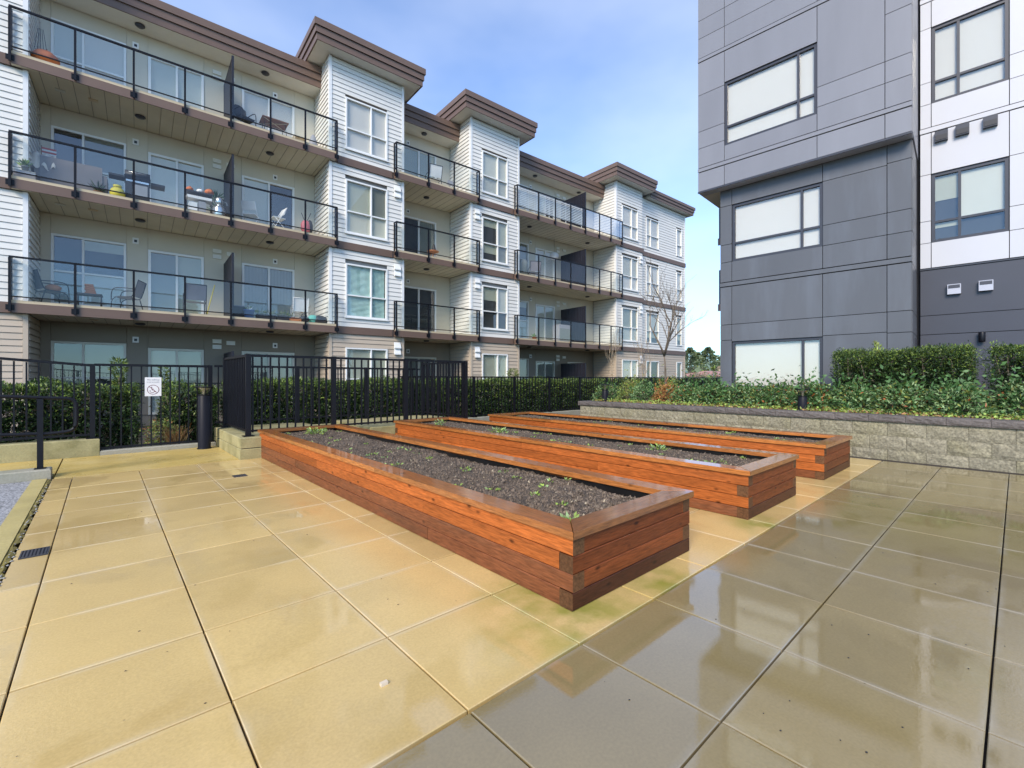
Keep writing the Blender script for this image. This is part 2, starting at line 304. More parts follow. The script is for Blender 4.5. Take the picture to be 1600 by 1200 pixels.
def leaf_mesh(name, P, D, Ln, Wd, mats, weights, parent=None, org=(0, 0, 0), kind=None):
    """many folded leaf quads at points P pointing along D"""
    n = len(P); P = np.asarray(P, float)-np.array(org); D = D/np.linalg.norm(D, axis=1, keepdims=True)
    A = rng.normal(size=(n, 3)); B = np.cross(D, A); B /= np.linalg.norm(B, axis=1, keepdims=True); Cn = np.cross(D, B)
    L = Ln*rng.uniform(.6, 1.3, (n, 1)); W = Wd*rng.uniform(.6, 1.3, (n, 1))
    V = np.stack([P, P+D*L*.5+B*W*.5+Cn*W*.15, P+D*L, P+D*L*.5-B*W*.5+Cn*W*.15], 1).reshape(-1, 3)
    me = bpy.data.meshes.new(name); me.vertices.add(4*n); me.vertices.foreach_set('co', V.ravel())
    me.loops.add(4*n); me.loops.foreach_set('vertex_index', np.arange(4*n)); me.polygons.add(n)
    me.polygons.foreach_set('loop_start', np.arange(n)*4)
    for m in mats: me.materials.append(m)
    me.update(calc_edges=True)
    me.polygons.foreach_set('material_index', rng.choice(len(mats), n, p=weights).astype(np.int32)); me.update()
    o = link(name, me, parent, org)
    if kind: o['kind'] = kind
    return o
def wob(p, s=1.): return np.sin(p[:, 0]*3.1*s+1)*np.sin(p[:, 1]*2.7*s)+.6*np.sin(p[:, 0]*7.3*s+p[:, 1]*5.1*s)+.4*np.sin(p[:, 2]*9*s+p[:, 0]*11*s)
def hedge_pts(n, x0, x1, y0, y1, z0, z1, amp=.07):
    """points in the outer skin of a clipped hedge"""
    lx, ly, lz = x1-x0, y1-y0, z1-z0; ar = np.array([lx*ly, lx*lz, lx*lz*.5, ly*lz, ly*lz]); k = rng.choice(5, n, p=ar/ar.sum())
    u = rng.random((n, 2)); d = np.abs(rng.normal(0, .09, n)); P = np.zeros((n, 3)); Nn = np.zeros((n, 3))
    for i, (fx, fy, fz, nn) in enumerate([(None, None, 1, (0, 0, 1)), (None, 0, None, (0, -1, 0)), (None, 1, None, (0, 1, 0)), (0, None, None, (-1, 0, 0)), (1, None, None, (1, 0, 0))]):
        s = k == i; q = u[s]; j = 0; cs = []
        for ax, (f, a, l) in enumerate(((fx, x0, lx), (fy, y0, ly), (fz, z0, lz))):
            if f is None: cs.append(a+q[:, j]*l); j += 1
            else: cs.append(np.full(s.sum(), a+f*l))
        P[s] = np.stack(cs, 1); Nn[s] = nn
    P = P-Nn*d[:, None]+Nn*(wob(P)*amp)[:, None]+rng.normal(0, .015, (n, 3)); P[:, 2] = np.maximum(P[:, 2], z0)
    return P, Nn
def hedge(label, x0, x1, y0, y1, z0, z1, n, cat='hedge', group=None, leaf=(.07, .022), mats=('yew', 'yew_light', 'yew_dark'), wts=(.55, .22, .23), name='yew_hedge', amp=.07):
    c = ((x0+x1)/2, (y0+y1)/2, z0); r = root(name, label, cat, group, c); ORG[r.name] = Vector(c)
    P, Nn = hedge_pts(n, x0, x1, y0, y1, z0+.12*(z1-z0), z1, amp); D = Nn*.7+rng.normal(0, .7, P.shape)+np.array([0, 0, .45])
    top = (P[:, 2]-z0)/(z1-z0)
    # pale leaves get likelier towards the top of the hedge
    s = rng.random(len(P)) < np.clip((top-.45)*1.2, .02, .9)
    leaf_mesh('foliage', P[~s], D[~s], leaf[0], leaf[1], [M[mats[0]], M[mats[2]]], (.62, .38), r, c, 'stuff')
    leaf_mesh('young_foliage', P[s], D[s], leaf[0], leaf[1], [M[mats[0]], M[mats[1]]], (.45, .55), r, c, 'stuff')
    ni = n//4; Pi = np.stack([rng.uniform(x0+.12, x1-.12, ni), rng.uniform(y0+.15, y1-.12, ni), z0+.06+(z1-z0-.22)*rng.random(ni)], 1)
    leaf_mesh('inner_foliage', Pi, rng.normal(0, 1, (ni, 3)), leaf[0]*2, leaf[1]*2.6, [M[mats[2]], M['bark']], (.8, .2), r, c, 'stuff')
    q = MB(); nn = max(2, int((x1-x0)/.35)) if x1-x0 > y1-y0 else max(2, int((y1-y0)/.35))
    for i in range(nn):
        t = (i+.5)/nn
        bx, by = (x0+t*(x1-x0), (y0+y1)/2) if x1-x0 > y1-y0 else ((x0+x1)/2, y0+t*(y1-y0))
        for k in range(5):
            a = random.uniform(0, 6.28); ex = .12+random.random()*.2
            q.tube([(bx, by, z0), (bx+math.cos(a)*ex*.4, by+math.sin(a)*ex*.4, z0+.4*(z1-z0)), (bx+math.cos(a)*ex, by+math.sin(a)*ex, z1-.12)], [.018, .013, .005], 4)
    q.build('stems', M['bark'], r, c)
    return r
def bush(label, cx, cy, z0, rx, ry, h, mats, wts, n=70, name='nandina_shrub', cat='shrub', group=None, leaf=(.055, .020), per=13):
    """sprays of leaflets radiating from a mound, with stems"""
    c = (cx, cy, z0); r = root(name, label, cat, group, c); ORG[r.name] = Vector(c)
    th = rng.uniform(0, 2*np.pi, n); ph = np.arccos(rng.uniform(0, .98, n)); rad = rng.uniform(.80, 1.03, n)*(1+.12*np.sin(3*th+cx*5))
    N = np.stack([np.sin(ph)*np.cos(th), np.sin(ph)*np.sin(th), np.cos(ph)], 1); C_ = N*rad[:, None]*np.array([rx, ry, h])+np.array(c); C_[:, 2] = np.maximum(C_[:, 2], z0+.04)
    P = np.repeat(C_, per, 0)+rng.normal(0, .036, (n*per, 3)); D = np.repeat(N, per, 0)*.8+rng.normal(0, .7, (n*per, 3))
    P2 = np.array(c)+rng.normal(0, 1, (n*4, 3))*np.array([rx, ry, h])*.42+np.array([0, 0, h*.45]); P2[:, 2] = np.maximum(P2[:, 2], z0+.03); D2 = rng.normal(0, 1, P2.shape)
    leaf_mesh('foliage', P, D, leaf[0], leaf[1], [M[m] for m in mats], wts, r, c, 'stuff')
    leaf_mesh('inner_foliage', P2, D2, leaf[0]*1.3, leaf[1]*1.5, [M[mats[0]]], [1.], r, c, 'stuff')
    q = MB()
    for i in range(0, n, 5): q.tube([c, tuple(np.array(c)*.5+C_[i]*.5+np.array([0, 0, h*.1])), tuple(C_[i])], [.010, .007, .003], 4)
    q.build('stems', M['bark'], r, c)
    return r
def wroot(name, label, cat, loc, group=None):
    r = root(name, label, cat, group, loc); ORG[r.name] = Vector(loc); return r

# ------------------------------------------------------------------ ground
g = MB(); g.add([(-300, -300, -.30), (500, -300, -.30), (500, 500, -.30), (-300, 500, -.30)], [(0, 1, 2, 3)])
tag(g.build('ground', M['earth']), kind='structure')
b = MB(); b.box(-.44, 8.62, -2.4, 7.56, -.25, -.030); bed = tag(b.build('paving_bed', M['earth']), kind='structure')

def in_planter(x0, x1, y0, y1):
    return any(x0 > a and x1 < c_ and y0 > 1.5 and y1 < 7.6 for a, c_ in ((1.75, 2.96), (3.97, 5.18), (6.18, 7.40)))
tan = tag(MB().box(-.44, 8.62, 1.296, 7.555, -.030, -.024).build('tan_terrace', M['earth']), kind='structure')
xs = [-.435, -.262]+[.35+.61*i for i in range(14)]; G_ = .0035
ys = [1.297+.612*i for i in range(11)]; ys[-1] = 7.55
for i in range(len(xs)-1):
    for j in range(10):
        x0, x1, y0, y1 = xs[i]+G_, xs[i+1]-G_, ys[j]+(G_ if j not in (1, 2, 4, 5) else .006), ys[j+1]-G_
        if in_planter(x0, x1, y0, y1): continue
        dz = random.uniform(-.0012, .0012)
        o = piece('paving_slab', M['tan_tile'], x0, x1, y0, y1, -.022+dz, 0+dz, tan, .003)
        o.rotation_euler = (random.uniform(-.0016, .0016), random.uniform(-.0016, .0016), 0)
dark = tag(MB().box(-3.2, 8.62, -2.4, 1.290, -.030, -.024).build('dark_terrace', M['earth']), kind='structure')
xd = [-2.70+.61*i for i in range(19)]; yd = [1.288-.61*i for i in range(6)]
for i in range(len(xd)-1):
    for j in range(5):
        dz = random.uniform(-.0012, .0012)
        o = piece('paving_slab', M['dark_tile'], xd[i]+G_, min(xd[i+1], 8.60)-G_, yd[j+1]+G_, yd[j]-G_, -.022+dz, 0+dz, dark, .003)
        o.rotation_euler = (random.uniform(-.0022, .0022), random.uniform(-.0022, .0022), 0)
# rubber surface, ochre strip, moss joint at the left
tag(MB().box(-9, -.602, -2.4, 7.60, -.2, -.006).build('rubber_ground', M['rubber']), kind='structure')
tag(MB().box(-.600, -.478, 1.30, 7.60, -.2, .004).build('concrete_strip', M['strip']), kind='structure')
q = MB(); ny = 160
vs = []; 
for i in range(ny+1):
    y = 1.3+6.25*i/ny
    vs += [(-.478+.004*math.sin(y*31), y, -.004), (-.456+.008*math.sin(y*17), y, .004+.004*math.sin(y*23)), (-.440+.010*math.sin(y*41)+.008*math.sin(y*13), y, -.001)]
q.add(vs, [(i*3+a, i*3+a+1, i*3+a+4, i*3+a+3) for i in range(ny) for a in (0, 1)]); tag(q.build('moss_joint', M['moss']), kind='structure')
q = MB()
for i in range(130):
    y = random.uniform(1.6, 7.3); s = random.uniform(.003, .009); q.ball((-.448+random.uniform(-.012, .02), y, .003), s, (1.2, 1, .7), 5)
tag(q.build('joint_pebbles', M['stone']), 'loose pebbles lying along the mossy joint beside the ochre concrete strip', 'pebbles', kind='stuff')
# yellow path
tag(MB().box(-.418, 1.475, 7.556, 9.32, -.2, .006).build('concrete_path', M['path']), kind='structure')
tag(MB().box(-9, -.432, 7.86, 9.32, -.2, .010).build('ramp_path', M['path']), kind='structure')

def cover(name, label, x0, x1, y0, y1, z, n=7):
    r = wroot(name, label, 'drain', ((x0+x1)/2, (y0+y1)/2, z)); q = MB(); q.box(x0, x1, y0, y1, z-.004, z+.001); q.build('pit', M['joint'], r, r.location)
    q = MB(); t = .008; q.box(x0, x1, y0, y0+t, z+.0012, z+.006); q.box(x0, x1, y1-t, y1, z+.0012, z+.006); q.box(x0, x0+t, y0+t, y1-t, z+.0012, z+.006); q.box(x1-t, x1, y0+t, y1-t, z+.0012, z+.006); q.build('rim', M['frame_dark'], r, r.location)
    for i in range(n):
        a = x0+t+(x1-x0-2*t)*(i+.3)/n; piece('bar', M['frame_dark'], a, a+(x1-x0)/n*.45, y0+t, y1-t, z+.0012, z+.005, r)
cover('drain_grate', 'small dark metal drain grate in the narrow tan slabs beside the mossy joint', -.405, -.268, 4.32, 4.50, .002)
cover('drain_grate', 'tiny dark drain cover in the tan paving near the corner of the concrete block step', 1.16, 1.30, 6.20, 6.33, .002)
for i, (x, y, s) in enumerate(((.80, 1.62, .014), )):
    tag(MB().box(x-s, x+s, y-s*.6, y+s*.6, .001, .012).build('wood_chip', M['cream']), 'small pale chip lying on a tan slab near the grey paving', 'chip')
q = MB()
for i in range(90):
    x, y = (random.uniform(-.2, 1.6), random.uniform(1.9, 7)) if i < 55 else (random.uniform(1.2, 4), random.uniform(0, 1.2)); s = random.uniform(.0015, .004)
    q.ball((x, y, .002), s, (1.5, 1, .5), 5)
tag(q.build('paving_debris', M['joint']), 'specks of dark grit scattered over the wet slabs', 'debris', kind='stuff')

# ------------------------------------------------------------------ timber planters
def planter(x0, label, seed, x1=None, y0=1.49, y1=7.60):
    random.seed(seed); x1 = x1 or x0+1.21; r = wroot('timber_planter', label, 'planter', ((x0+x1)/2, (y0+y1)/2, 0), 'long raised cedar planters')
    T = .09; H = .0925; e = .0012
    for c in range(4):   # c = 0 bottom
        z0, z1 = c*H+.002, (c+1)*H-e; low = c < 2; long_through = c in (1, 3)
        ya, yb = (y0, y1) if long_through else (y0+T+e, y1-T-e)
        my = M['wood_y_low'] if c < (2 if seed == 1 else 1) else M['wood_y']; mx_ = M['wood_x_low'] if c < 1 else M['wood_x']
        for side, (xa, xb) in enumerate(((x0, x0+T), (x1-T, x1))):
            cuts = [ya]+sorted([ya+(yb-ya)*f for f in ((.36+.1*random.random(), .72+.08*random.random()) if c % 2 else (.2+.12*random.random(), .56+.1*random.random()))])+[yb]
            for i in range(3):
                j = random.uniform(-.0015, .0015); q = MB(); a, b_ = cuts[i]+e*(i > 0), cuts[i+1]-e*(i < 2); ew = .004
                # bevelled timber with its ends in end-grain material
                prof = [(xa+j+ew, z0), (xb+j-ew, z0), (xb+j, z0+ew), (xb+j, z1-ew), (xb+j-ew, z1), (xa+j+ew, z1), (xa+j, z1-ew), (xa+j, z0+ew)]
                vs = [(px, a, pz) for px, pz in prof]+[(px, b_, pz) for px, pz in prof]
                q.add(vs, [(k, (k+1) % 8, 8+(k+1) % 8, 8+k) for k in range(8)]); q.add(vs, [tuple(range(8))[::-1], tuple(range(8, 16))], 1)
                q.build('timber', [my, M['wood_end']], r, ((xa+xb)/2, (a+b_)/2, (z0+z1)/2))
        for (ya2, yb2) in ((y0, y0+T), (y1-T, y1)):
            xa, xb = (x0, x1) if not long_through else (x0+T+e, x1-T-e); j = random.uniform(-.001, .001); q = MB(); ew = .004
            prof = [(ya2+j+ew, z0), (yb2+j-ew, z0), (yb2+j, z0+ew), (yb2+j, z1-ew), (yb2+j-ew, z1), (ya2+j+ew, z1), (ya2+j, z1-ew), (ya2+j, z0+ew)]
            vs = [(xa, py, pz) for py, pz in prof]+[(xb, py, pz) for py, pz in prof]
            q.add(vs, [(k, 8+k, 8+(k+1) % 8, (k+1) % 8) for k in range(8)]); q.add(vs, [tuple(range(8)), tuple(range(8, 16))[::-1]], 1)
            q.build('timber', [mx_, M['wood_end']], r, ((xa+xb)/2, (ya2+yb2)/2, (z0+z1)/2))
    # mitred cap boards
    zt, zb, o, w_ = 4*H+.040, 4*H+.001, .022, .150; X0, X1, Y0, Y1 = x0-o, x1+o, y0-o, y1+o
    def capb(pts, m):
        q = MB(); ch = .004; c = Vector((sum(p[0] for p in pts)/4, sum(p[1] for p in pts)/4, 0))
        ins = [tuple((Vector((p[0], p[1], 0))+(c-Vector((p[0], p[1], 0))).normalized()*ch)[:2]) for p in pts]
        vs = [(p[0], p[1], zb) for p in pts]+[(p[0], p[1], zt-ch) for p in pts]+[(p[0], p[1], zt) for p in ins]
        q.add(vs, [(3, 2, 1, 0)]+[(k, (k+1) % 4, 4+(k+1) % 4, 4+k) for k in range(4)]+[(4+k, 4+(k+1) % 4, 8+(k+1) % 4, 8+k) for k in range(4)]+[(8, 9, 10, 11)]); q.build('cap_board', m, r, (c.x, c.y, zt))
    e = .0012
    ms = [Y0+(Y1-Y0)*f for f in (.36, .70)]
    for (xo, xi) in ((X0, X0+w_), (X1, X1-w_)):
        s = 1 if xi > xo else -1
        for a, b_, ca, cb in ((Y0, ms[0], w_, 0), (ms[0], ms[1], 0, 0), (ms[1], Y1, 0, w_)):
            P = [(xo, a+e), (xi, a+ca+e), (xi, b_-cb-e), (xo, b_-e)]; capb(P if s > 0 else P[::-1], M['cap_y'])
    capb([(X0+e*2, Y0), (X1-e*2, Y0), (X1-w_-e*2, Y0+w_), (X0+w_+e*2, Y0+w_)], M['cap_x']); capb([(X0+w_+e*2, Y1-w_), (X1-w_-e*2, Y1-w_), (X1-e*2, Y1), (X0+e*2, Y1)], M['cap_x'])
    # liner standing inside, slightly crumpled at the far side
    q = MB(); a0, a1, b0, b1 = x0+T+.004, x1-T-.004, y0+T+.004, y1-T-.004
    for (pa, pb, ax) in (((a0, b0), (a0, b1), 0), ((a1, b1), (a1, b0), 0), ((a0, b1), (a1, b1), 1), ((a1, b0), (a0, b0), 1)):
        n = 60; vs = []; ox, oy = {(a0, 0): (1, 0), (a1, 0): (-1, 0)}.get((pa[0], ax), (0, 0)) if ax == 0 else (0, -1 if pa[1] == b1 else 1)
        for i in range(n+1):
            t = i/n; x = pa[0]+(pb[0]-pa[0])*t; y = pa[1]+(pb[1]-pa[1])*t; wv = .012*(1+math.sin(t*37+seed)*math.sin(t*91)); hh = zb-.004-.012*max(0, math.sin(t*23+seed))
            vs += [(x, y, .1), (x+ox*wv, y+oy*wv, hh-.03), (x+ox*wv*1.8, y+oy*wv*1.8, hh)]
        q.add(vs, [(i*3+k, i*3+k+1, i*3+k+4, i*3+k+3) for i in range(n) for k in (0, 1)], 0, True)
    q.build('liner', M['liner'], r, r.location)
    # soil bed: lumpy sheet, crumbs on it
    nx, nyy = 44, 230; q = MB(); vs = []; rs = np.random.default_rng(seed); hs = .338
    ph = rs.uniform(0, 6, 12)
    def soil(x, y): return hs+.014*math.sin(x*6+ph[0])*math.sin(y*3.1+ph[1])+.009*math.sin(x*17+ph[2]+y*9)+.006*math.sin(y*27+x*13+ph[3])-.02*math.exp(-((x1-.12-x)/.09)**2)
    for i in range(nyy+1):
        for k in range(nx+1):
            x = a0+.01+(a1-a0-.02)*k/nx; y = b0+(b1-b0)*i/nyy; vs.append((x, y, soil(x, y)+rs.normal(0, .006)))
    q.add(vs, [(i*(nx+1)+k, i*(nx+1)+k+1, (i+1)*(nx+1)+k+1, (i+1)*(nx+1)+k) for i in range(nyy) for k in range(nx)], 0, False); q.build('soil', M['soil'], r, r.location)
    q = MB(); npal = 0
    dens = 15000 if seed == 1 else 6000
    for i in range(dens):
        x, y = rs.uniform(a0+.03, a1-.03), b0+(b1-b0)*rs.random()**(1.25); s = rs.uniform(.003, .011)*(1.7 if rs.random() < .06 else 1); z = soil(x, y)+s*.3
        mi = 1 if rs.random() < .045 else 0; c = rs.normal(0, .3, (4, 3)); b4 = np.array([(1, 0, -.4), (-.6, .9, -.4), (-.6, -.9, -.4), (0, 0, .9)])+c
        q.add([(x+s*v[0], y+s*v[1], z+s*v[2]) for v in b4], [(0, 1, 3), (1, 2, 3), (2, 0, 3)], mi)
    q.build('soil_crumbs', [M['grit'], M['grit_pale']], r, r.location)['kind'] = 'stuff'
    # weed seedlings
    nW = 34; W_ = rs.random((nW, 2)); W_[:, 0] = a0+.08+(a1-a0-.16)*W_[:, 0]; W_[:, 1] = b0+.1+(b1-b0-.2)*W_[:, 1]; P = []; D = []
    for (x, y) in W_:
        k = rs.integers(5, 16); sp = rs.uniform(.012, .05)
        for _ in range(k):
            a = rs.uniform(0, 6.28); rr = sp*rs.random(); P.append((x+rr*math.cos(a), y+rr*math.sin(a), soil(x, y)+.004+rs.random()*.012)); D.append((math.cos(a), math.sin(a), rs.uniform(.1, .9)))
    leaf_mesh('seedlings', np.array(P), np.array(D), .030, .016, [M['lime'], M['nan_light']], (.7, .3), r, r.location, 'stuff')
    return r, soil
p1, soil1 = planter(1.752, 'nearest long cedar planter with dark soil, its corner towards the camera', 1)
p2, soil2 = planter(3.975, 'middle long cedar planter standing between two others', 2)
p3, soil3 = planter(6.185, 'farthest long cedar planter nearest the block retaining wall', 3)
random.seed(11)
def tuft(label, x, y, z, n, ln, h, mats=('lime', 'nan_light'), cat='weed'):
    r = wroot('weed_tuft', label, cat, (x, y, z)); a = rng.uniform(0, 6.28, n); k = rng.random(n)
    P = np.stack([x+np.cos(a)*k*ln, y+np.sin(a)*k*ln*1.3, z+rng.random(n)*h], 1); D = np.stack([np.cos(a), np.sin(a), rng.uniform(.3, 1.4, n)], 1)
    leaf_mesh('leaves', P, D, .05, .018, [M[m] for m in mats], (.6, .4), r, r.location, 'stuff')
tuft('bright green weed at the far end of the nearest planter', 2.42, 7.12, .335, 120, .13, .07)
tuft('small green weed growing in the near corner of the nearest planter', 1.93, 1.66, .34, 40, .04, .05)
tuft('pale green weed growing in the middle of the middle planter', 4.55, 5.35, .335, 90, .13, .06)
tuft('low green weed by the near end of the middle planter', 4.75, 2.75, .335, 60, .09, .06)
tuft('green weed at the far end of the middle planter', 4.45, 6.85, .335, 60, .08, .09)

# ------------------------------------------------------------------ block retaining wall
rw = wroot('retaining_wall', 'split-face block retaining wall with dark cap blocks behind the planters', 'retaining wall', (8.75, 2.3, 0))
MB().box(8.665, 8.93, -4.0, 7.07, -.2, .535).build('backing', M['joint'], rw, rw.location)
def rough_block(name, m, x0, x1, y0, y1, z0, z1, face_amp, end=False):
    """split-face block: a chipped, uneven front"""
    q = MB(); n, k = 7, 4; vs = []
    for i in range(n+1):
        for j in range(k+1):
            ed = (i in (0, n)) or (j in (0, k)); vs.append((x0+(face_amp*.9 if ed else random.uniform(-face_amp, face_amp*.3)), y0+(y1-y0)*i/n, z0+(z1-z0)*j/k))
    q.add(vs, [(i*(k+1)+j, i*(k+1)+j+1, (i+1)*(k+1)+j+1, (i+1)*(k+1)+j) for i in range(n) for j in range(k)])
    xf = x0+face_amp*.9
    q.add([(xf, y0, z0), (x1, y0, z0), (x1, y1, z0), (xf, y1, z0), (xf, y0, z1), (x1, y0, z1), (x1, y1, z1), (xf, y1, z1)], [(0, 3, 2, 1), (4, 5, 6, 7), (0, 1, 5, 4), (2, 3, 7, 6), (1, 2, 6, 5)])
    q.build(name, m, rw, ((x0+x1)/2, (y0+y1)/2, (z0+z1)/2))
zc = [-.08, .125, .330, .533]
for c in range(3):
    y = 7.09; off = 0 if c % 2 == 0 else .215
    ends = [7.09]; yy = 1.707+.424*math.ceil((7.09-1.707)/.424)+(0 if c == 2 else .212 if c == 1 else 0)
    js = [v for v in [yy-.424*i for i in range(40)] if -4 < v < 7.0]; seq = [7.09]+js+[-4.0]
    for i in range(len(seq)-1): rough_block('block', M['block'], 8.600, 8.663, seq[i+1]+.0018, seq[i]-.0018, zc[c]+.001, zc[c+1]-.001, .010)
# end return towards the shrubs
for c in range(3): piece('block', M['block'], 8.675, 9.3, 7.072, 7.10, zc[c]+.002, zc[c+1]-.002, rw)
yy = 1.50+.424*14; seq = [7.13]+[v for v in [yy-.424*i for i in range(40)] if -4 < v < 7.0]+[-4.0]
for i in range(len(seq)-1): rough_block('cap_block', M['cap_block'], 8.565, 8.86, seq[i+1]+.002, seq[i]-.002, .536, .632, .008)
piece('cap_block', M['cap_block'], 8.862, 9.5, 6.83, 7.13, .536, .632, rw)
# planted bed behind
q = MB(); nx, ny = 14, 70; vs = [(8.87+3.3*i/nx, -4+11.0*j/ny, .585+.02*math.sin(i*2.1+j*.9)+.015*math.sin(j*2.3)) for i in range(nx+1) for j in range(ny+1)]
q.add(vs, [(i*(ny+1)+j, (i+1)*(ny+1)+j, (i+1)*(ny+1)+j+1, i*(ny+1)+j+1) for i in range(nx) for j in range(ny)], 0, True); tag(q.build('planting_bed', M['earth']), kind='structure')
n = 5200; P = np.stack([rng.uniform(8.86, 9.45, n), rng.uniform(-3.5, 7.0, n), .605+rng.random(n)*.035], 1); sel = rng.random(n)
D = rng.normal(0, 1, (n, 3)); D[:, 2] = np.abs(D[:, 2])*.4
tag(leaf_mesh('ground_cover', P[sel < .62], D[sel < .62], .05, .030, [M['tan_leaf'], M['lime'], M['nan_red'], M['orange_leaf'], M['bark']], (.40, .26, .08, .10, .16)), 'fallen leaves and low lime ground cover along the dark wall cap', 'ground cover', kind='stuff')
P2 = P[sel >= .62].copy(); P2[:, 2] += rng.random(len(P2))*.05
tag(leaf_mesh('low_creeper', P2, D[sel >= .62], .045, .034, [M['lime'], M['nan_olive']], (.6, .4)), 'low lime green creeper on the soil behind the wall cap', 'ground cover', kind='stuff')

# ------------------------------------------------------------------ kerbs, pedestals by the fence
def kerb(label, name, m, x0, x1, y0, y1, z0, z1):
    r = wroot(name, label, 'kerb', ((x0+x1)/2, (y0+y1)/2, 0)); q = MB(); e = .012
    q.add([(x0, y0, z0), (x1, y0, z0), (x1, y1, z0), (x0, y1, z0), (x0, y0, z1-e), (x1, y0, z1-e), (x1, y1, z1-e), (x0, y1, z1-e), (x0+e, y0+e, z1), (x1-e, y0+e, z1), (x1-e, y1-e, z1), (x0+e, y1-e, z1)],
          [(0, 3, 2, 1), (0, 1, 5, 4), (1, 2, 6, 5), (2, 3, 7, 6), (3, 0, 4, 7), (4, 5, 9, 8), (5, 6, 10, 9), (6, 7, 11, 10), (7, 4, 8, 11), (8, 9, 10, 11)])
    q.build('concrete', m, r, r.location); return r
kerb('tall mossy concrete upstand under the fence at the left', 'concrete_upstand', M['curb'], -9, -.03, 9.325, 9.56, -.3, .262)
kerb('low concrete kerb under the fence behind the bollard', 'concrete_kerb', M['curb_grey'], -.026, 1.47, 9.325, 9.50, -.3, .075)
kerb('short pale concrete kerb carrying the handrail post', 'concrete_kerb', M['curb_grey'], -9, -.45, 7.605, 7.855, -.3, .108)
def step(label, x0, x1, y0, y1, zt):
    r = wroot('concrete_plinth', label, 'plinth', ((x0+x1)/2, (y0+y1)/2, 0)); h = (zt+.0)/2
    for k in range(2):
        o = piece('slab_course', M['curb'], x0+.003*k, x1-.003*k, y0+.003*k, y1-.003*k, (.0 if k == 0 else h+.006)-(.2 if k == 0 else 0), h-.006 if k == 0 else zt, r, .01)
    MB().box(x0+.02, x1-.02, y0+.02, y1-.02, h-.02, h+.02).build('joint', M['joint'], r, r.location)
step('mossy two-course concrete plinth left of the nearest planter, under the tall fence corner', 1.480, 2.95, 7.50, 9.55, .312)
step('mossy concrete plinth between the nearest and the middle planter, under the tall fence', 3.54, 5.80, 7.62, 9.55, .312)
kerb('narrow concrete kerb under the tall fence behind the nearest planter', 'concrete_kerb', M['curb'], 2.955, 3.535, 7.63, 9.55, -.3, .25)
kerb('long low concrete kerb under the far fence', 'concrete_kerb', M['curb_grey'], 5.84, 40, 10.72, 10.9, -.3, .03)

# ------------------------------------------------------------------ fences
def fence(label, p0, p1, zt, zb, posts, post_z0, sp=.121, zt1=None, pick=.019, pw=.062, stuff_beyond=None, rails=()):
    """metal picket fence from p0 to p1; posts given as distances along it"""
    p0 = Vector((*p0, 0)); p1 = Vector((*p1, 0)); Ld = (p1-p0).length; ang = math.atan2(p1.y-p0.y, p1.x-p0.x); zt1 = zt if zt1 is None else zt1
    r = root('metal_fence', label, 'fence', None, p0, ang)
    def top(x): return zt+(zt1-zt)*x/Ld
    def rail(name, za, zb_, hh, wd):
        q = MB(); q.add([(0, -wd, za-hh), (Ld, -wd, zb_-hh), (Ld, wd, zb_-hh), (0, wd, za-hh), (0, -wd, za), (Ld, -wd, zb_), (Ld, wd, zb_), (0, wd, za)], [(0, 3, 2, 1), (4, 5, 6, 7), (0, 1, 5, 4), (1, 2, 6, 5), (2, 3, 7, 6), (3, 0, 4, 7)])
        q.build(name, M['black'], r, (Ld/2, 0, za))
    rail('top_rail', zt, zt1, .038, .021); rail('bottom_rail', zb, zb, .030, .014)
    for z in rails: rail('middle_rail', z, z, .032, .014)
    for i, d in enumerate(posts):
        o = piece('post', M['black'], d-pw/2, d+pw/2, -pw/2, pw/2, post_z0, top(d)+.004, r)
        piece('base_plate', M['black'], -.07, .07, -.07, .07, post_z0, post_z0+.012, None).parent = o; bpy.context.view_layer
        pl = o.children[0]; pl.location = (0, 0, -(top(d)+.004-post_z0)/2+.006)
    n = int(Ld/sp); extra = MB()
    for i in range(1, n+1):
        x = (i-.5)*Ld/n
        if any(abs(x-d) < pw*.8 for d in posts): continue
        if stuff_beyond and x > stuff_beyond: extra.box(x-pick/2, x+pick/2, -pick/2, pick/2, zb-.04, top(x)-.039)
        else: piece('picket', M['black'], x-pick/2, x+pick/2, -pick/2, pick/2, round(zb-.04, 3), round(top(x)-.039, 2), r)
    if extra.v: extra.build('far_pickets', M['black'], r, (Ld, 0, .6))['kind'] = 'stuff'
    return r
YF = 9.43
fence('black picket fence at the far left on the tall concrete upstand', (-6.1, YF), (-.13, YF), 1.90, .34, [0, 1.5, 3.0, 4.5, 5.99], .262, zt1=1.395)
sf = fence('black picket fence behind the bollard carrying the white sign', (-.09, YF), (1.40, YF), 1.405, .12, [1.49], .075)
fence('black picket fence inside the tall enclosure, seen through its front bars', (1.46, YF+.001), (5.56, YF), 1.415, .42, [1.38, 2.78], .312)
fence('tall black picket fence on the plinths right behind the planters', (1.62, 7.69), (5.62, 7.69), 1.54, .405, [0, 1.27, 2.62, 4.0], .312, pick=.022, pw=.07)
fence('side run of the tall black fence at the left plinth, seen nearly edge-on', (1.62, 7.76), (1.62, 9.40), 1.54, .405, [1.62], .312, pick=.022, pw=.07, sp=.115)
fence('side run of the tall black fence at the right end of the enclosure', (5.62, 7.76), (5.62, 9.40), 1.54, .405, [1.62], .312, pick=.022, pw=.07, sp=.115)
fence('side run of low black fence joining the enclosure to the far fence', (5.64, 9.50), (5.80, 10.79), 1.245, .10, [], .03)
fence('long low black picket fence running far right behind the planters', (5.84, 10.8), (36, 10.8), 1.245, .10, [.05]+[2.36+1.63*i for i in range(17)], .03, sp=.135, stuff_beyond=13)

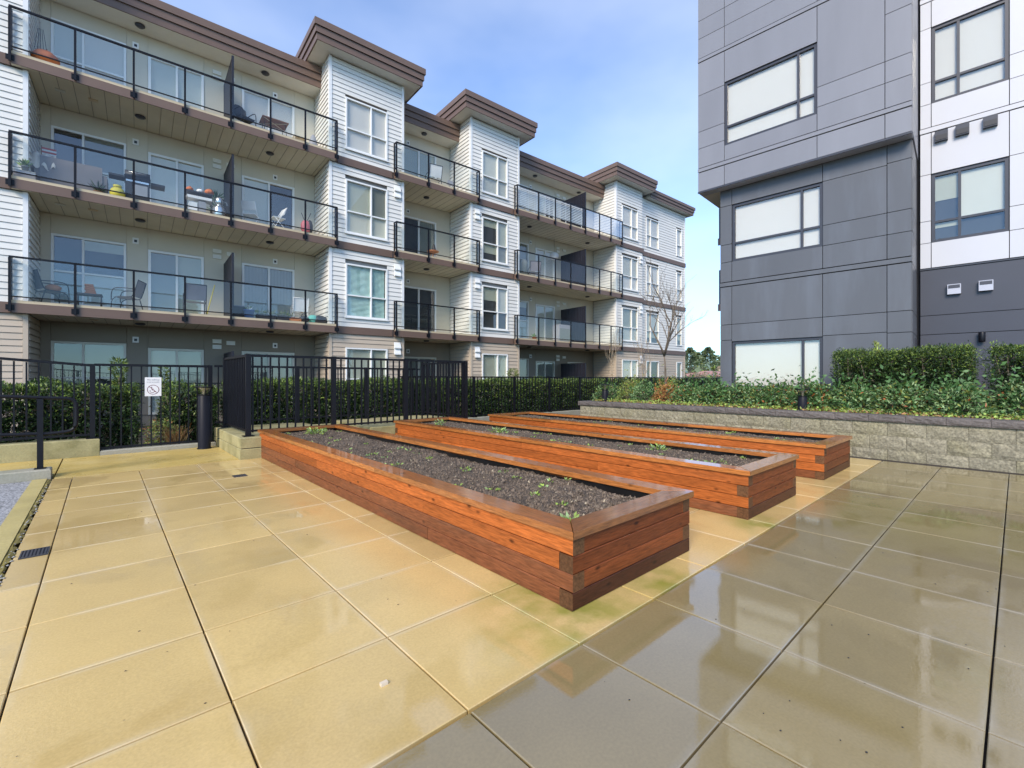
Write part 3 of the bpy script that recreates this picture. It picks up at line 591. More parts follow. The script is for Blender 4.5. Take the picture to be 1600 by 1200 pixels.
# sign on the fence
sg = wroot('fence_sign', 'white notice with a crossed-out wheelchair symbol hanging on the black pickets', 'sign', (.615, YF-.026, 1.045))
MB().box(.510, .722, YF-.018, YF-.014, .890, 1.195).build('board', M['sign_white'], sg, sg.location)
def textmesh(name, body, size, m, parent, loc_world, rot, ext=.0006):
    c = bpy.data.curves.new(name, 'FONT'); c.body = body; c.size = size; c.align_x = 'CENTER'; c.align_y = 'CENTER'; c.extrude = ext; c.resolution_u = 2
    t = bpy.data.objects.new('tmp', c); COL.objects.link(t); dg = bpy.context.evaluated_depsgraph_get(); me = bpy.data.meshes.new_from_object(t.evaluated_get(dg)); bpy.data.objects.remove(t, do_unlink=True)
    me.materials.clear(); me.materials.append(m); o = link(name, me, parent, loc_world); o.rotation_euler = rot; return o
textmesh('lettering', 'This walkway', .030, M['sign_text'], sg, (.616, YF-.0195, 1.155), (R(90), 0, 0))
textmesh('lettering', 'is not accessible', .0255, M['sign_text'], sg, (.616, YF-.0195, 1.118), (R(90), 0, 0))
def ring(q, cx, cz, ro, ri, y, a0=0, a1=360, n=40, mi=0):
    vs = []
    for i in range(n+1):
        t = R(a0+(a1-a0)*i/n); vs += [(cx+ro*math.cos(t), y, cz+ro*math.sin(t)), (cx+ri*math.cos(t), y, cz+ri*math.sin(t))]
    q.add(vs, [(2*i, 2*i+1, 2*i+3, 2*i+2) for i in range(n)], mi)
q = MB(); cx, cz, yb = .616, .995, YF-.0195; ring(q, cx, cz, .078, .070, yb)
q.add([(cx-.055, yb-.0006, cz+.050), (cx-.050, yb-.0006, cz+.055), (cx+.055, yb-.0006, cz-.050), (cx+.050, yb-.0006, cz-.055)], [(0, 1, 2, 3)]); q.build('prohibition_ring', M['sign_ink'], sg, (cx, yb, cz))
q = MB(); ring(q, cx-.012, cz-.020, .032, .025, yb, 150, 380); q.ball((cx-.020, yb, cz+.038), .0085, (1, .05, 1), 10); q.add([(cx-.024, yb, cz+.028), (cx-.016, yb, cz+.028), (cx-.010, yb, cz-.004), (cx-.018, yb, cz-.004)], [(0, 1, 2, 3)])
q.add([(cx-.016, yb, cz-.003), (cx+.012, yb, cz-.003), (cx+.012, yb, cz-.011), (cx-.016, yb, cz-.011)], [(0, 3, 2, 1)]); q.add([(cx+.006, yb, cz-.004), (cx+.014, yb, cz-.004), (cx+.032, yb, cz-.040), (cx+.024, yb, cz-.040)], [(0, 1, 2, 3)]); q.add([(cx-.018, yb, cz+.016), (cx+.004, yb, cz+.016), (cx+.004, yb, cz+.010), (cx-.018, yb, cz+.010)], [(0, 1, 2, 3)])
q.build('wheelchair_symbol', M['sign_ink'], sg, (cx, yb, cz))

# handrail
hr = wroot('handrail', 'black tubular handrail with rounded end at the left edge', 'handrail', (-.56, 7.735, .1)); yh = 7.735
P_ = [(-4.5, 1.24), (-.5, .945), (-.42, .94), (-.30, .935), (-.25, .90), (-.235, .84), (-.235, .62), (-.25, .565), (-.30, .53), (-.42, .52), (-.5, .515), (-4.5, .69)]
def smooth(pts, it=2):
    for _ in range(it):
        o = [pts[0]]
        for a, b_ in zip(pts[:-1], pts[1:]): o += [tuple(.75*x+.25*y for x, y in zip(a, b_)), tuple(.25*x+.75*y for x, y in zip(a, b_))]
        pts = o+[pts[-1]]
    return pts
MB().tube([(x, yh, z) for x, z in smooth(P_)], .0205, 10).build('rail_loop', M['black'], hr, hr.location)
for x, zt in ((-.545, .95), (-2.0, 1.06), (-3.5, 1.17)):
    o = MB().box(x-.026, x+.026, yh-.026, yh+.026, .108, zt-.016).build('post', M['black'], hr, (x, yh, .1)); MB().box(x-.05, x+.05, yh-.05, yh+.05, .108, .116).build('base_plate', M['black'], o, (x, yh, .1))

# bollard lights
def bollard(label, x, y, z, h, rb, rl, hl):
    r = wroot('bollard_light', label, 'bollard light', (x, y, z), 'bollard lights'); c = (x, y, z)
    MB().lathe([(rb*1.15, 0), (rb*1.15, .012), (rb, .014), (rb, h-hl-.03), (rb*.96, h-hl-.028), (rb*.96, h-hl-.012), (rb*.99, h-hl-.01), (rb*.99, h-hl)], c, 20).build('column', M['black'], r, c)
    MB().lathe([(rb*.62, h-hl), (rb*.60, h-hl+.02), (rl*.90, h-.022), (rl*.90, h-.020)], c, 20).build('lens', M['lamp_glass'], r, c)
    MB().lathe([(rb*.25, h-hl), (rb*.25, h-hl*.45), (rb*.5, h-hl*.4), (rl*.6, h-.03)], c, 14).build('reflector', M['cream'], r, c)
    MB().lathe([(rl, h-.020), (rl*1.03, h-.012), (rl*.97, h-.002), (0.001, h)], c, 20).build('cap', M['black'], r, c)
    q = MB()
    for k in range(3):
        a = k*2.094+.5; q.tube([(x+rb*.9*math.cos(a), y+rb*.9*math.sin(a), z+h-hl-.004), (x+rl*.96*math.cos(a), y+rl*.96*math.sin(a), z+h-.018)], .007, 5)
    q.build('cage_rib', M['black'], r, c)
bollard('full-height dark bollard light standing on the yellow path by the fence', 1.27, 9.10, .006, 1.04, .092, .135, .14)
bollard('short dark bollard light at the left end of the block wall', 9.10, 6.72, .60, .44, .072, .112, .13)
bollard('short dark bollard light in front of the nandina hedge', 9.12, 2.52, .60, .40, .072, .110, .13)

# ================================================================== white apartment building (local frame: u along, v inwards, z up)
BO = Vector((-.52, 16.4, 0)); BR = R(-2.7)
def WB(u, v, z=0.): c, s = math.cos(BR), math.sin(BR); return (BO.x+u*c-v*s, BO.y+u*s+v*c, z)
A = root('apartment_building', 'long white and beige four-storey apartment building with glass balconies and brown eaves', 'apartment building', None, BO, BR)
SL = [-.25, 2.80, 5.85, 8.90]      # underside of the floor band of each storey
TOPZ = 11.88
BAYS = [(-6.0, -.87, .2), (6.48, 9.34, .2), (12.49, 15.28, .2), (22.60, 25.28, .2), (25.28, 30.6, .5)]
RECS = [(-.87, 6.48), (9.34, 12.49), (15.28, 22.60)]
MB().box(-6.0, 30.5, 2.02, 13, -.4, 12.50).build('core_wall', M['tanwall'], A, (12, 6, 0))
for (a, b_, v) in BAYS:
    MB().box(a+.03, b_-.03, v+.12, 2.01, -.4, 12.63 if v < .4 else 12.48).build('bay_wall', M['joint_light'], A, ((a+b_)/2, v+.3, 0))

def window(u0, u1, z0, z1, v, mulls=(), transom=None, mat='vinyl', shades=(), fw=.055, depth=.10, out=.02, parent=A, name='window', pane='pane', shade_gap=.05, dark_edges=False):
    """frame with panes as sub-parts, blinds or dark rooms behind the glass"""
    org = ((u0+u1)/2, v, (z0+z1)/2); q = MB(); ya, yb = v-out, v+depth-out
    q.box(u0, u1, ya, yb, z1-fw, z1); q.box(u0, u1, ya, yb, z0, z0+fw); q.box(u0, u0+fw, ya, yb, z0+fw, z1-fw); q.box(u1-fw, u1, ya, yb, z0+fw, z1-fw)
    cols = [u0+fw]+[m for m in mulls]+[u1-fw]; rows = [z0+fw]+([transom] if transom else [])+[z1-fw]; h = fw*.42
    for m_ in mulls: q.box(m_-h, m_+h, ya+.004, yb-.004, z0+fw, z1-fw)
    if transom:
        for i in range(len(cols)-1):
            a = cols[i]+(h if i else 0); b_ = cols[i+1]-(h if i < len(cols)-2 else 0); q.box(a, b_, ya+.008, yb-.008, transom-h, transom+h)
    f = q.build(name, M[mat], parent, org)
    k = 0
    for i in range(len(cols)-1):
        a = cols[i]+(h if i else 0); b_ = cols[i+1]-(h if i < len(cols)-2 else 0)
        for j in range(len(rows)-1):
            c = rows[j]+(h if j else 0); d = rows[j+1]-(h if j < len(rows)-2 else 0)
            ti = rng.normal(0, .0012); p = MB(); yp = v+.022+rng.uniform(-.002, .002)
            p.box(a, b_, yp, yp+.004, c, d); o = p.build('pane', M[pane], f, ((a+b_)/2, yp, (c+d)/2)); o.rotation_euler = (ti, 0, rng.normal(0, .0012))
            s = shades[k % len(shades)] if shades else 'dark_room'; k += 1
            if s == 'curtain':
                w_ = MB(); n = 24; vs = []
                for t in range(n+1):
                    x = a+(b_-a)*t/n; yy = v+.060+.008*math.sin(t*1.9)+.004*math.sin(t*4.3); vs += [(x, yy, c), (x, yy, d)]
                w_.add(vs, [(2*t, 2*t+2, 2*t+3, 2*t+1) for t in range(n)], 0, True); w_.build('curtain', M['blind_grey'], f, ((a+b_)/2, v+.06, (c+d)/2))
            elif s == 'sheet':
                w_ = MB(); n = 18; vs = []
                for t in range(n+1):
                    for e in range(n+1):
                        x = a+(b_-a)*(.0 if t == 0 else (t/n)*(.93 if a > (u0+u1)/2 else 1)); z = c+(d-c)*e/n; yy = v+.060+.009*math.sin(t*.9+e*.7+j*2)*math.sin(e*.5+1)+.006*math.sin(e*1.3-t*.4); vs.append((x, yy, z))
                w_.add(vs, [(t*(n+1)+e, (t+1)*(n+1)+e, (t+1)*(n+1)+e+1, t*(n+1)+e+1) for t in range(n) for e in range(n)], 0, True); w_.build('bed_sheet', M['blind_aqua'], f, ((a+b_)/2, v+.06, (c+d)/2))
                piece('room', M['dark_room'], a, b_, v+.078, v+.079, c, d, f)
            elif s.startswith('half'):
                zz = c+(d-c)*(.45 if s == 'half' else .7); piece('blind', M['blind_green'], a, b_, v+.055, v+.058, zz, d, f); piece('room', M['dark_room'], a, b_, v+.070, v+.073, c, zz, f)
            elif s == 'vertical':
                nv = max(3, int((b_-a)/.09)); w_ = MB()
                for t in range(nv): x = a+(b_-a)*t/nv; w_.add([(x, v+.050, c), (x+(b_-a)/nv*1.02, v+.062, c), (x+(b_-a)/nv*1.02, v+.062, d), (x, v+.050, d)], [(0, 1, 2, 3)])
                w_.build('vertical_blind', M['blind_green'], f, ((a+b_)/2, v+.055, (c+d)/2))
            elif s == 'slats':
                ns = int((d-c)/.05); w_ = MB()
                for t in range(ns): z = c+(d-c)*t/ns; w_.add([(a, v+.048, z), (b_, v+.048, z), (b_, v+.062, z+(d-c)/ns), (a, v+.062, z+(d-c)/ns)], [(0, 1, 2, 3)])
                w_.build('venetian_blind', M['blind'], f, ((a+b_)/2, v+.055, (c+d)/2))
            else: piece('blind' if s != 'dark_room' else 'room', M[s], a, b_, v+.058, v+.061, c, d, f)
    return f

# ---- lap siding
NB = [0]; siding_rest = {'w': MB(), 't': MB()}
def lap(q, a, b_, v, z0, z1):
    q.add([(a, v+.004, z1), (b_, v+.004, z1), (b_, v-.016, z0), (a, v-.016, z0), (a, v+.02, z1), (b_, v+.02, z1), (b_, v+.02, z0), (a, v+.02, z0)], [(3, 2, 1, 0), (4, 5, 6, 7), (0, 1, 5, 4), (7, 6, 2, 3), (0, 4, 7, 3), (1, 2, 6, 5)])
def siding(u0, u1, v, holes, single):
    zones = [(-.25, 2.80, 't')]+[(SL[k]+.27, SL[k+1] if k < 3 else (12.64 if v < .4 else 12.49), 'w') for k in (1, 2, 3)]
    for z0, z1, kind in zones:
        n = round((z1-z0)/.163); h = (z1-z0)/n
        for i in range(n):
            a0, a1 = z0+i*h, z0+(i+1)*h-.009; segs = [(u0, u1)]
            for (ha, hb, hz0, hz1) in holes:
                if a1 > hz0 and a0 < hz1: segs = [s for (p, q_) in segs for s in ((p, min(q_, ha)), (max(p, hb), q_)) if s[1]-s[0] > .02]
            for (p, q_) in segs:
                if single and NB[0] < 296:
                    NB[0] += 1; key = ('lap', round(q_-p, 3), round(a1-a0, 3), kind)
                    if key not in CACHE:
                        t = MB(); lap(t, -(q_-p)/2, (q_-p)/2, 0, -(a1-a0)/2, (a1-a0)/2); me = bpy.data.meshes.new('siding_board'); me.from_pydata(t.v, [], t.f); me.materials.append(M['siding' if kind == 'w' else 'siding_tan']); me.update(); CACHE[key] = me
                    link('siding_board', CACHE[key], A, ((p+q_)/2, v, (a0+a1)/2))
                else: lap(siding_rest[kind], p, q_, v, a0, a1)
def side_siding(u, sgn, v0, v1, zmax=12.64):
    """boards on a bay's side wall, facing -u (sgn=-1) or +u"""
    for z0, z1, kind in [(-.25, 2.80, 't')]+[(SL[k]+(.27 if k else .27), SL[k+1] if k < 3 else zmax, 'w') for k in (1, 2, 3)]:
        n = round((z1-z0)/.163); h = (z1-z0)/n
        for i in range(n):
            a0, a1 = z0+i*h, z0+(i+1)*h-.014; x0, x1 = u+sgn*.022, u-sgn*.004; xi = u-sgn*.02; q = siding_rest[kind]
            vs = [(x0, v0, a0), (x0, v1, a0), (x1, v1, a1), (x1, v0, a1), (xi, v0, a0), (xi, v1, a0), (xi, v1, a1), (xi, v0, a1)]
            q.add(vs, [(0, 1, 2, 3), (4, 7, 6, 5), (0, 4, 5, 1), (3, 2, 6, 7), (0, 3, 7, 4), (1, 5, 6, 2)])
def bz(k): return (SL[k]+.62, SL[k]+(2.56 if k < 3 else 2.47))
holes = {0: [], 1: [], 2: [], 3: [], 4: []}
WB_SH = {1: [('blind_grey', 'blind_green'), ('sheet',), ('blind', 'blind_green', 'blind', 'blind_grey'), ('white_blind', 'white_blind')],
         2: [('blind', 'blind_green'), ('dark_room', 'half', 'dark_room', 'slats'), ('half', 'half7', 'blind_grey', 'blind_green'), ('slats', 'blind')],
         3: [('blind_green', 'blind'), ('slats', 'vertical'), ('white_blind', 'slats'), ('white_blind', 'white_blind')],
         4: [('half', 'dark_room'), ('half', 'slats'), ('white_blind', 'white_blind'), ('white_blind', 'white_blind')]}
for k in range(4):
    z0, z1 = bz(k); tr = z0+.41*(z1-z0)
    for bi, (u0, u1) in ((1, (7.05, 8.65)), (2, (13.10, 14.57)), (3, (23.15, 24.70))):
        holes[bi].append((u0, u1, z0, z1)); window(u0, u1, z0, z1, .2, (u0+.60*(u1-u0),), tr, shades=WB_SH[bi][k], out=.045, depth=.13)
        piece('window_sill', M['vinyl'], u0-.03, u1+.03, .125, .178, z0-.045, z0-.002, A)
    for (u0, u1, mu) in ((26.0, 27.4, .35), (29.5, 30.15, None)):
        holes[4].append((u0, u1, z0, z1)); window(u0, u1, z0, z1, .5, (u0+mu*(u1-u0),) if mu else (), tr, shades=WB_SH[4][k], out=.045, depth=.13)
for bi, (u0, u1, v) in enumerate(BAYS): siding(u0+.10, u1-.10, v, holes[bi], bi in (0, 1, 2) and True)
for u, sg_, v0, v1 in ((6.48, -1, .30, 1.86), (12.49, -1, .30, 1.86), (22.60, -1, .30, 1.86), (-.87, 1, .30, 1.86)): side_siding(u, sg_, v0, v1)
siding_rest['w'].build('far_siding', M['siding'], A, (15, .2, 6))['kind'] = 'stuff'; siding_rest['t'].build('side_siding', M['siding_tan'], A, (15, .2, 1))['kind'] = 'stuff'
# corner boards and floor bands
for bi, (u0, u1, v) in enumerate(BAYS):
    ztop = 12.64 if v < .4 else 12.49
    for k in range(4):
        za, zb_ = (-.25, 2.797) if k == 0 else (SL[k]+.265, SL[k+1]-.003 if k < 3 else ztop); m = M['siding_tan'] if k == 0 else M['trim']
        if bi: piece('corner_board', m, u0, u0+.095, v-.030, v+.10, za, zb_, A)
        if bi != 3: piece('corner_board', m, u1-.095, u1, v-.030, v+.10, za, zb_, A)
        if k: 
            # band stops where a balcony covers the bay front
            cov = {0: (None, -1.18), 1: (6.76, 8.84), 2: (12.89, 14.89), 3: (22.98, None), 4: (None, None)}[bi]
            a, b_ = cov[0] if cov[0] is not None else u0-.0, cov[1] if cov[1] is not None else u1+(.03 if bi == 4 else -.002)
            piece('floor_band', M['fascia'], a, b_, v-.058, v+.09, SL[k], SL[k]+.262, A)
    if bi == 4: piece('downpipe', M['trim'], 25.31, 25.37, .40, .45, -.2, 12.3, A)

# ---- recessed walls: cement panels, doors, windows
DOORS = [[(1.50, 2.95), (4.05, 5.75)], [(10.0, 11.75)], [(17.85, 19.30), (20.35, 21.8)]]
WINS = [[(-.65, .98)], [], [(15.95, 17.34)]]
dsh = [('dark_room', 'blind_green'), ('curtain', 'curtain'), ('blind', 'blind_grey'), ('blind', 'slats'), ('blind_green', 'vertical'), ('white_blind', 'white_blind'), ('dark_room', 'dark_room'), ('blind', 'dark_room'), ('vertical', 'vertical')]
dshade = {(0, 0, 0): ('slats', 'blind_green'), (0, 0, 1): ('blind_grey', 'blind_green'), (0, 1, 0): ('blind_grey', 'blind_green'), (0, 1, 1): ('curtain', 'curtain'), (0, 2, 0): ('blind', 'blind'), (0, 2, 1): ('blind', 'dark_room'),
          (0, 3, 0): ('blind', 'blind'), (0, 3, 1): ('white_blind', 'white_blind'), (1, 1, 0): ('dark_room', 'dark_room'), (1, 2, 0): ('dark_room', 'curtain'), (1, 3, 0): ('vertical', 'vertical'), (1, 0, 0): ('curtain', 'curtain')}
for ri, (ra, rb) in enumerate(RECS):
    for k in range(4):
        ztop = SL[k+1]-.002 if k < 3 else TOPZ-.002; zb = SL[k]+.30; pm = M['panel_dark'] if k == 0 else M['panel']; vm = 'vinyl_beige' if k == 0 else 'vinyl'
        openings = sorted([(a, b_, zb+.0, SL[k]+2.42 if k else 2.14, 'd', i) for i, (a, b_) in enumerate(DOORS[ri])]+[(a, b_, SL[k]+.50, SL[k]+2.50, 'w', i) for i, (a, b_) in enumerate(WINS[ri])])
        x = ra+.004
        for (a, b_, z0, z1, kind, i) in openings:
            g_ = .006
            piece('wall_panel', pm, x, a-g_, 1.885, 2.01, zb, ztop, A); piece('wall_panel', pm, a+g_*0, b_, 1.885, 2.01, z1+.012, ztop, A)
            if kind == 'w': piece('wall_panel', pm, a, b_, 1.885, 2.01, zb, z0-.012, A)
            x = b_+g_
            mid = a+(.5 if kind == 'd' else .41)*(b_-a)
            if kind == 'd': window(a, b_, z0, z1, 1.885, (mid,), None, vm, dshade.get((ri, k, i), dsh[(ri*5+k*2+i) % len(dsh)]), fw=.07, name='sliding_door', out=.03, depth=.11)
            else: window(a, b_, z0, z1, 1.885, (mid,), SL[k]+1.45, vm, [('half', 'blind_grey', 'dark_room', 'blind_green'), ('blind_grey', 'dark_room', 'slats', 'half7'), ('blind', 'dark_room', 'blind', 'blind_grey'), ('white_blind', 'blind', 'white_blind', 'white_blind')][k], fw=.06, out=.03, depth=.11)
        piece('wall_panel', pm, x, rb-.004, 1.885, 2.01, zb, ztop, A)
        piece('wall_panel', pm, ra+.004, rb-.004, 1.92, 2.015, SL[k]-.05, zb-.003, A)
# small wall fixtures: doorbell lights and vent hoods
def fixture(u, z, v=1.885):
    f = piece('wall_box', M['vinyl'], u-.075, u+.075, v-.03, v-.001, z-.09, z+.09, A); piece('grille', M['frame_dark'], u-.035, u+.035, v-.036, v-.031, z-.045, z+.03, f)
def hood(u, z, v, m='vinyl', w_=.13, h=.12):
    q = MB(); q.add([(u-w_, v-.10, z-h*.7), (u+w_, v-.10, z-h*.7), (u+w_, v-.025, z+h), (u-w_, v-.025, z+h), (u-w_, v-.023, z-h), (u+w_, v-.023, z-h), (u+w_, v-.10, z-h), (u-w_, v-.10, z-h)],
              [(0, 1, 2, 3), (7, 6, 1, 0), (6, 5, 2, 1), (4, 7, 0, 3), (4, 5, 6, 7)]); o = q.build('vent_hood', M[m], A, (u, v, z)); return o
def flatvent(u, z, v=1.885, w_=.13):
    f = piece('vent_cover', M['vinyl_beige'], u-w_, u+w_, v-.035, v-.001, z-.07, z+.07, A)
    for t in range(3): piece('louvre', M['vinyl'], u-w_+.012, u+w_-.012, v-.045, v-.036, z-.055+t*.04, z-.032+t*.04, f)
for k in range(4):
    zt = (SL[k+1] if k < 3 else TOPZ)
    for u in (1.20, 4.85+.25, 10.35, 15.9+1.6): fixture(u, zt-.42)
    for u in (3.32, 19.75-.2): flatvent(u, zt-.36); flatvent(u, zt-.55)
    for u in (3.72, 20.05): flatvent(u, zt-.40)
    if k < 3:
        for u, v in ((9.05, .2), (12.83, .2), (25.0, .2)): hood(u, zt-.33, v); hood(u, zt-.57, v)

# ---- balconies
def balcony(k, u0, u1, posts, ra, rb, screen=None, soff='soffit_lit', gm='rail_glass', slat_from=None):
    b = SL[k]; org = ((u0+u1)/2, .3, b); q = MB()
    q.box(ra+.003, rb-.003, .035, 1.882, b+.012, b+.30, 0)            # deck over the recess
    q.box(u0+.03, ra, .035, .165, b+.012, b+.25, 0); q.box(rb, u1-.03, .035, .165, b+.012, b+.25, 0)
    f = q.build('balcony_deck', M[soff], A, org)
    piece('fascia_board', M['fascia'], u0, u1, 0, .033, b, b+.235, f)
    piece('fascia_end', M['fascia'], u0, u0+.028, .035, .165, b, b+.235, f); piece('fascia_end', M['fascia'], u1-.028, u1, .035, .165, b, b+.235, f)
    piece('deck_edge', M['edge'], u0+.005, u1-.005, .006, .034, b+.237, b+.305, f)
    # boarded soffit joints
    w_ = MB(); x = ra+.2
    while x < rb: w_.box(x, x+.010, .04, 1.88, b+.006, b+.0115); x += .305
    w_.build('soffit_joint', M['fascia'] if k == 0 else M['panel_dark'], f, org)['kind'] = 'stuff'
    yr = -.035; zt = b+1.335; zr = b+.40
    P_ = [p for p in posts]
    for p in P_:
        o = MB().box(p-.024, p+.024, yr-.024, yr+.024, b+.02, zt).build('post', M['black'], f, (p, yr, b+.6))
        if k: pass
    for p in P_:
        w_ = MB(); w_.box(p-.075, p+.075, -.012, -.0005, b+.055, b+.19)
        for dx in (-.052, .052):
            for dz in (.08, .165): w_.lathe([(.010, 0), (.010, .006)], (p+dx, -.014, b+dz), 6)
        w_.build('bracket', M['black'], f, (p, 0, b+.12))
    piece('top_rail', M['black'], u0-.02+.03, u1-.03+.02, yr-.030, yr+.030, zt, zt+.042, f)
    for a, c in zip(P_[:-1], P_[1:]):
        piece('bottom_rail', M['black'], a+.025, c-.025, yr-.014, yr+.014, zr-.028, zr, f)
        gl = gm(a) if callable(gm) else gm
        o = piece('glass_panel', M[gl], a+.032, c-.032, yr-.003, yr+.003, zr+.004, zt-.002, f); o.rotation_euler = (rng.normal(0, .002), 0, rng.normal(0, .002))
    # short returns to the bay fronts
    for p in (P_[0], P_[-1]):
        piece('return_post', M['black'], p-.020, p+.020, .135, .172, b+.27, zt, f); piece('return_rail', M['black'], p-.022, p+.022, yr+.031, .172, zt+.001, zt+.040, f); piece('return_rail', M['black'], p-.013, p+.013, yr+.025, .134, zr-.026, zr-.002, f)
    lights = {0: (1.31, 4.75), 1: (10.75,), 2: (16.6, 21.0)}[RECS.index((ra, rb))]
    for u in lights:
        w_ = MB(); w_.lathe([(.12, 0), (.13, -.02), (.10, -.05), (.001, -.06)], (u, .95, b+.005), 14); w_.build('soffit_light', M['frame_dark'], f, (u, .95, b))
    if ra < 0:
        for u, v in ((-.35, .75), (.30, .78)): piece('soffit_vent', M['vinyl_beige'] if u < 0 else M['edge'], u-.10, u+.10, v-.07, v+.07, b-.012, b+.005, f)
    return f
P1_ = [-1.155, 0, 1.17, 2.32, 3.47, 4.57, 5.63, 6.68]; P2_ = [8.925, 10.31, 11.52, 12.805]; P3_ = [14.975, 16.33, 17.47, 18.59, 19.74, 20.88, 21.87, 22.895]
def screen(u, k):
    b = SL[k]; top = b+2.28; o = MB().box(u-.03, u+.03, .02, .08, b+.31, top).build('screen_post', M['screen'], A, (u, .05, b+1))
    o2 = MB().box(u-.02, u+.02, 1.80, 1.86, b+.31, top).build('screen_post', M['screen'], A, (u, 1.83, b+1))
    piece('screen_rail', M['screen'], u-.018, u+.018, .082, 1.798, top-.05, top, o); piece('screen_rail', M['screen'], u-.018, u+.018, .082, 1.798, b+.32, b+.37, o)
    for i in range(15): v = .095+i*.114; piece('screen_slat', M['screen'], u-.012, u+.012, v, v+.092, b+.372, top-.052, o)
for k in (1, 2, 3):
    balcony(k, -1.18, 6.705, P1_, -.87, 6.48, gm='rail_glass'); screen(3.53, k)
    balcony(k, 8.90, 12.83, P2_, 9.34, 12.49)
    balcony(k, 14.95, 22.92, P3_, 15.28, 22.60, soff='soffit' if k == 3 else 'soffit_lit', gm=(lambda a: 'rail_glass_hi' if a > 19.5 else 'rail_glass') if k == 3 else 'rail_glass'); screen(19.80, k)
screen(3.53, 0); screen(19.80, 0)
# patio rails on the ground floor
for (a, b_) in ((-.8, 3.4), (3.6, 6.4), (9.4, 12.4), (15.4, 22.5)):
    r_ = piece('patio_rail', M['black'], a, b_, -.02, .02, 1.02, 1.055, A); n = int((b_-a)/.25)
    for i in range(n+1): x = a+.01+(b_-a-.03)*i/n; piece('baluster', M['black'], x, x+.012, -.006, .006, .05, 1.018, r_)
# ---- roofs with stepped brown fascias
def stepped(o, x0, x1, y0, y1, z0, z1, sides, dz=.0):
    """three stacked bands, the upper ones standing further out"""
    H = (z1-z0)/3
    for i in range(3):
        e = .045*(i-2); a, b_, c = x0-e*(1 if 'l' in sides else 0), x1+e*(1 if 'r' in sides else 0), y0-e
        za, zb_ = z0+i*H, z0+(i+1)*H-.012; piece('fascia_board', M['fascia'], a, b_, c, c+.04, za, zb_, o)
        if 'l' in sides: piece('fascia_board', M['fascia'], a, a+.04, c+.042, y1, za, zb_, o)
        if 'r' in sides: piece('fascia_board', M['fascia'], b_-.04, b_, c+.042, y1, za, zb_, o)
def roof(name, x0, x1, y0, y1, z0, z1, sides):
    q = MB(); l, r_ = (.14 if 'l' in sides else 0), (.14 if 'r' in sides else 0); q.box(x0+l, x1-r_, y0+.14, y1, z0+.012, z1-.015); o = q.build('roof', M['soffit'], A, ((x0+x1)/2, y0, z0))
    stepped(o, x0, x1, y0, y1, z0, z1, sides)
    fl = MB(); fl.box(x0+.005, x1-.005, y0+.005, y1, z1-.011, z1+.004); fl.build('roof_flashing', M['fascia'], o, ((x0+x1)/2, y0, z1)); return o
for (a, b_) in RECS:
    roof('low', a+.003, b_-.003, .98, 2.6, TOPZ, 12.58, '')
    for u in ((a+b_)/2-(1.5 if b_-a > 4 else 0), )+(((a+b_)/2+1.9,) if b_-a > 4 else ()): MB().lathe([(.12, 0), (.13, -.02), (.10, -.05), (.001, -.06)], (u, 1.45, TOPZ+.005), 14).build('soffit_light', M['frame_dark'], A, (u, 1.45, TOPZ))
for bi in (0, 1, 2, 3):
    a, b_, v = BAYS[bi]; roof('bay', a-.65, b_+.65, -.40, 2.1, 12.65, 13.32, 'lr'); MB().box(a+.02, b_-.02, 2.12, 6, 12.5, 12.95).build('roof_upstand', M['tanwall'], A, (a, 2.2, 12.5))
roof('wing', 25.95, 31.15, .02, 6, 12.50, 13.02, 'r')
MB().box(-6, 30.9, 2.7, 12.9, 12.50, 12.60).build('flat_roof', M['tanwall'], A, (12, 6, 12.5))

# ================================================================== grey building (local frame: w to the right, v inwards)
GO = Vector((11.4, 5.0, 0)); GR = R(-86.5)
def WG(u, v, z=0.): c, s = math.cos(GR), math.sin(GR); return (GO.x+u*c-v*s, GO.y+u*s+v*c, z)
Gb = root('grey_building', 'modern grey panelled building with dark framed windows and an overhanging upper box', 'apartment building', None, GO, GR)
MB().box(.09, 3.62, .17, 9, -.3, 5.9).build('lower_core', M['joint'], Gb, (2, 1, 0)); MB().box(-.33, 3.64, -.13, 9, 5.85, 12.9).build('upper_core', M['joint'], Gb, (2, 1, 6))
MB().box(3.6, 9.5, 1.47, 9, -.3, 12.9).build('side_core', M['joint'], Gb, (6, 3, 0))
def gpanels(cols, rows, v, m, skip=(), th=.045, g=.006):
    """rows/cols are joint positions; skip = openings (w0,w1,z0,z1) that the panels stop at"""
    for i in range(len(cols)-1):
        for j in range(len(rows)-1):
            a, b_, c, d = cols[i]+g, cols[i+1]-g, rows[j]+g, rows[j+1]-g
            if any(a > s[0]-.03 and b_ < s[1]+.03 and c > s[2]-.03 and d < s[3]+.03 for s in skip): continue
            piece('wall_panel', M[m] if isinstance(m, str) else m(i, j), a, b_, v, v+th, c, d, Gb)
def gwin(w0, w1, z0, z1, mull, tr, v, **kw):
    f = window(w0+.004, w1-.004, z0+.004, z1-.004, v+.045, (mull,), tr, 'frame_dark', fw=.055, depth=.09, out=.012, parent=Gb, **kw)
    return f
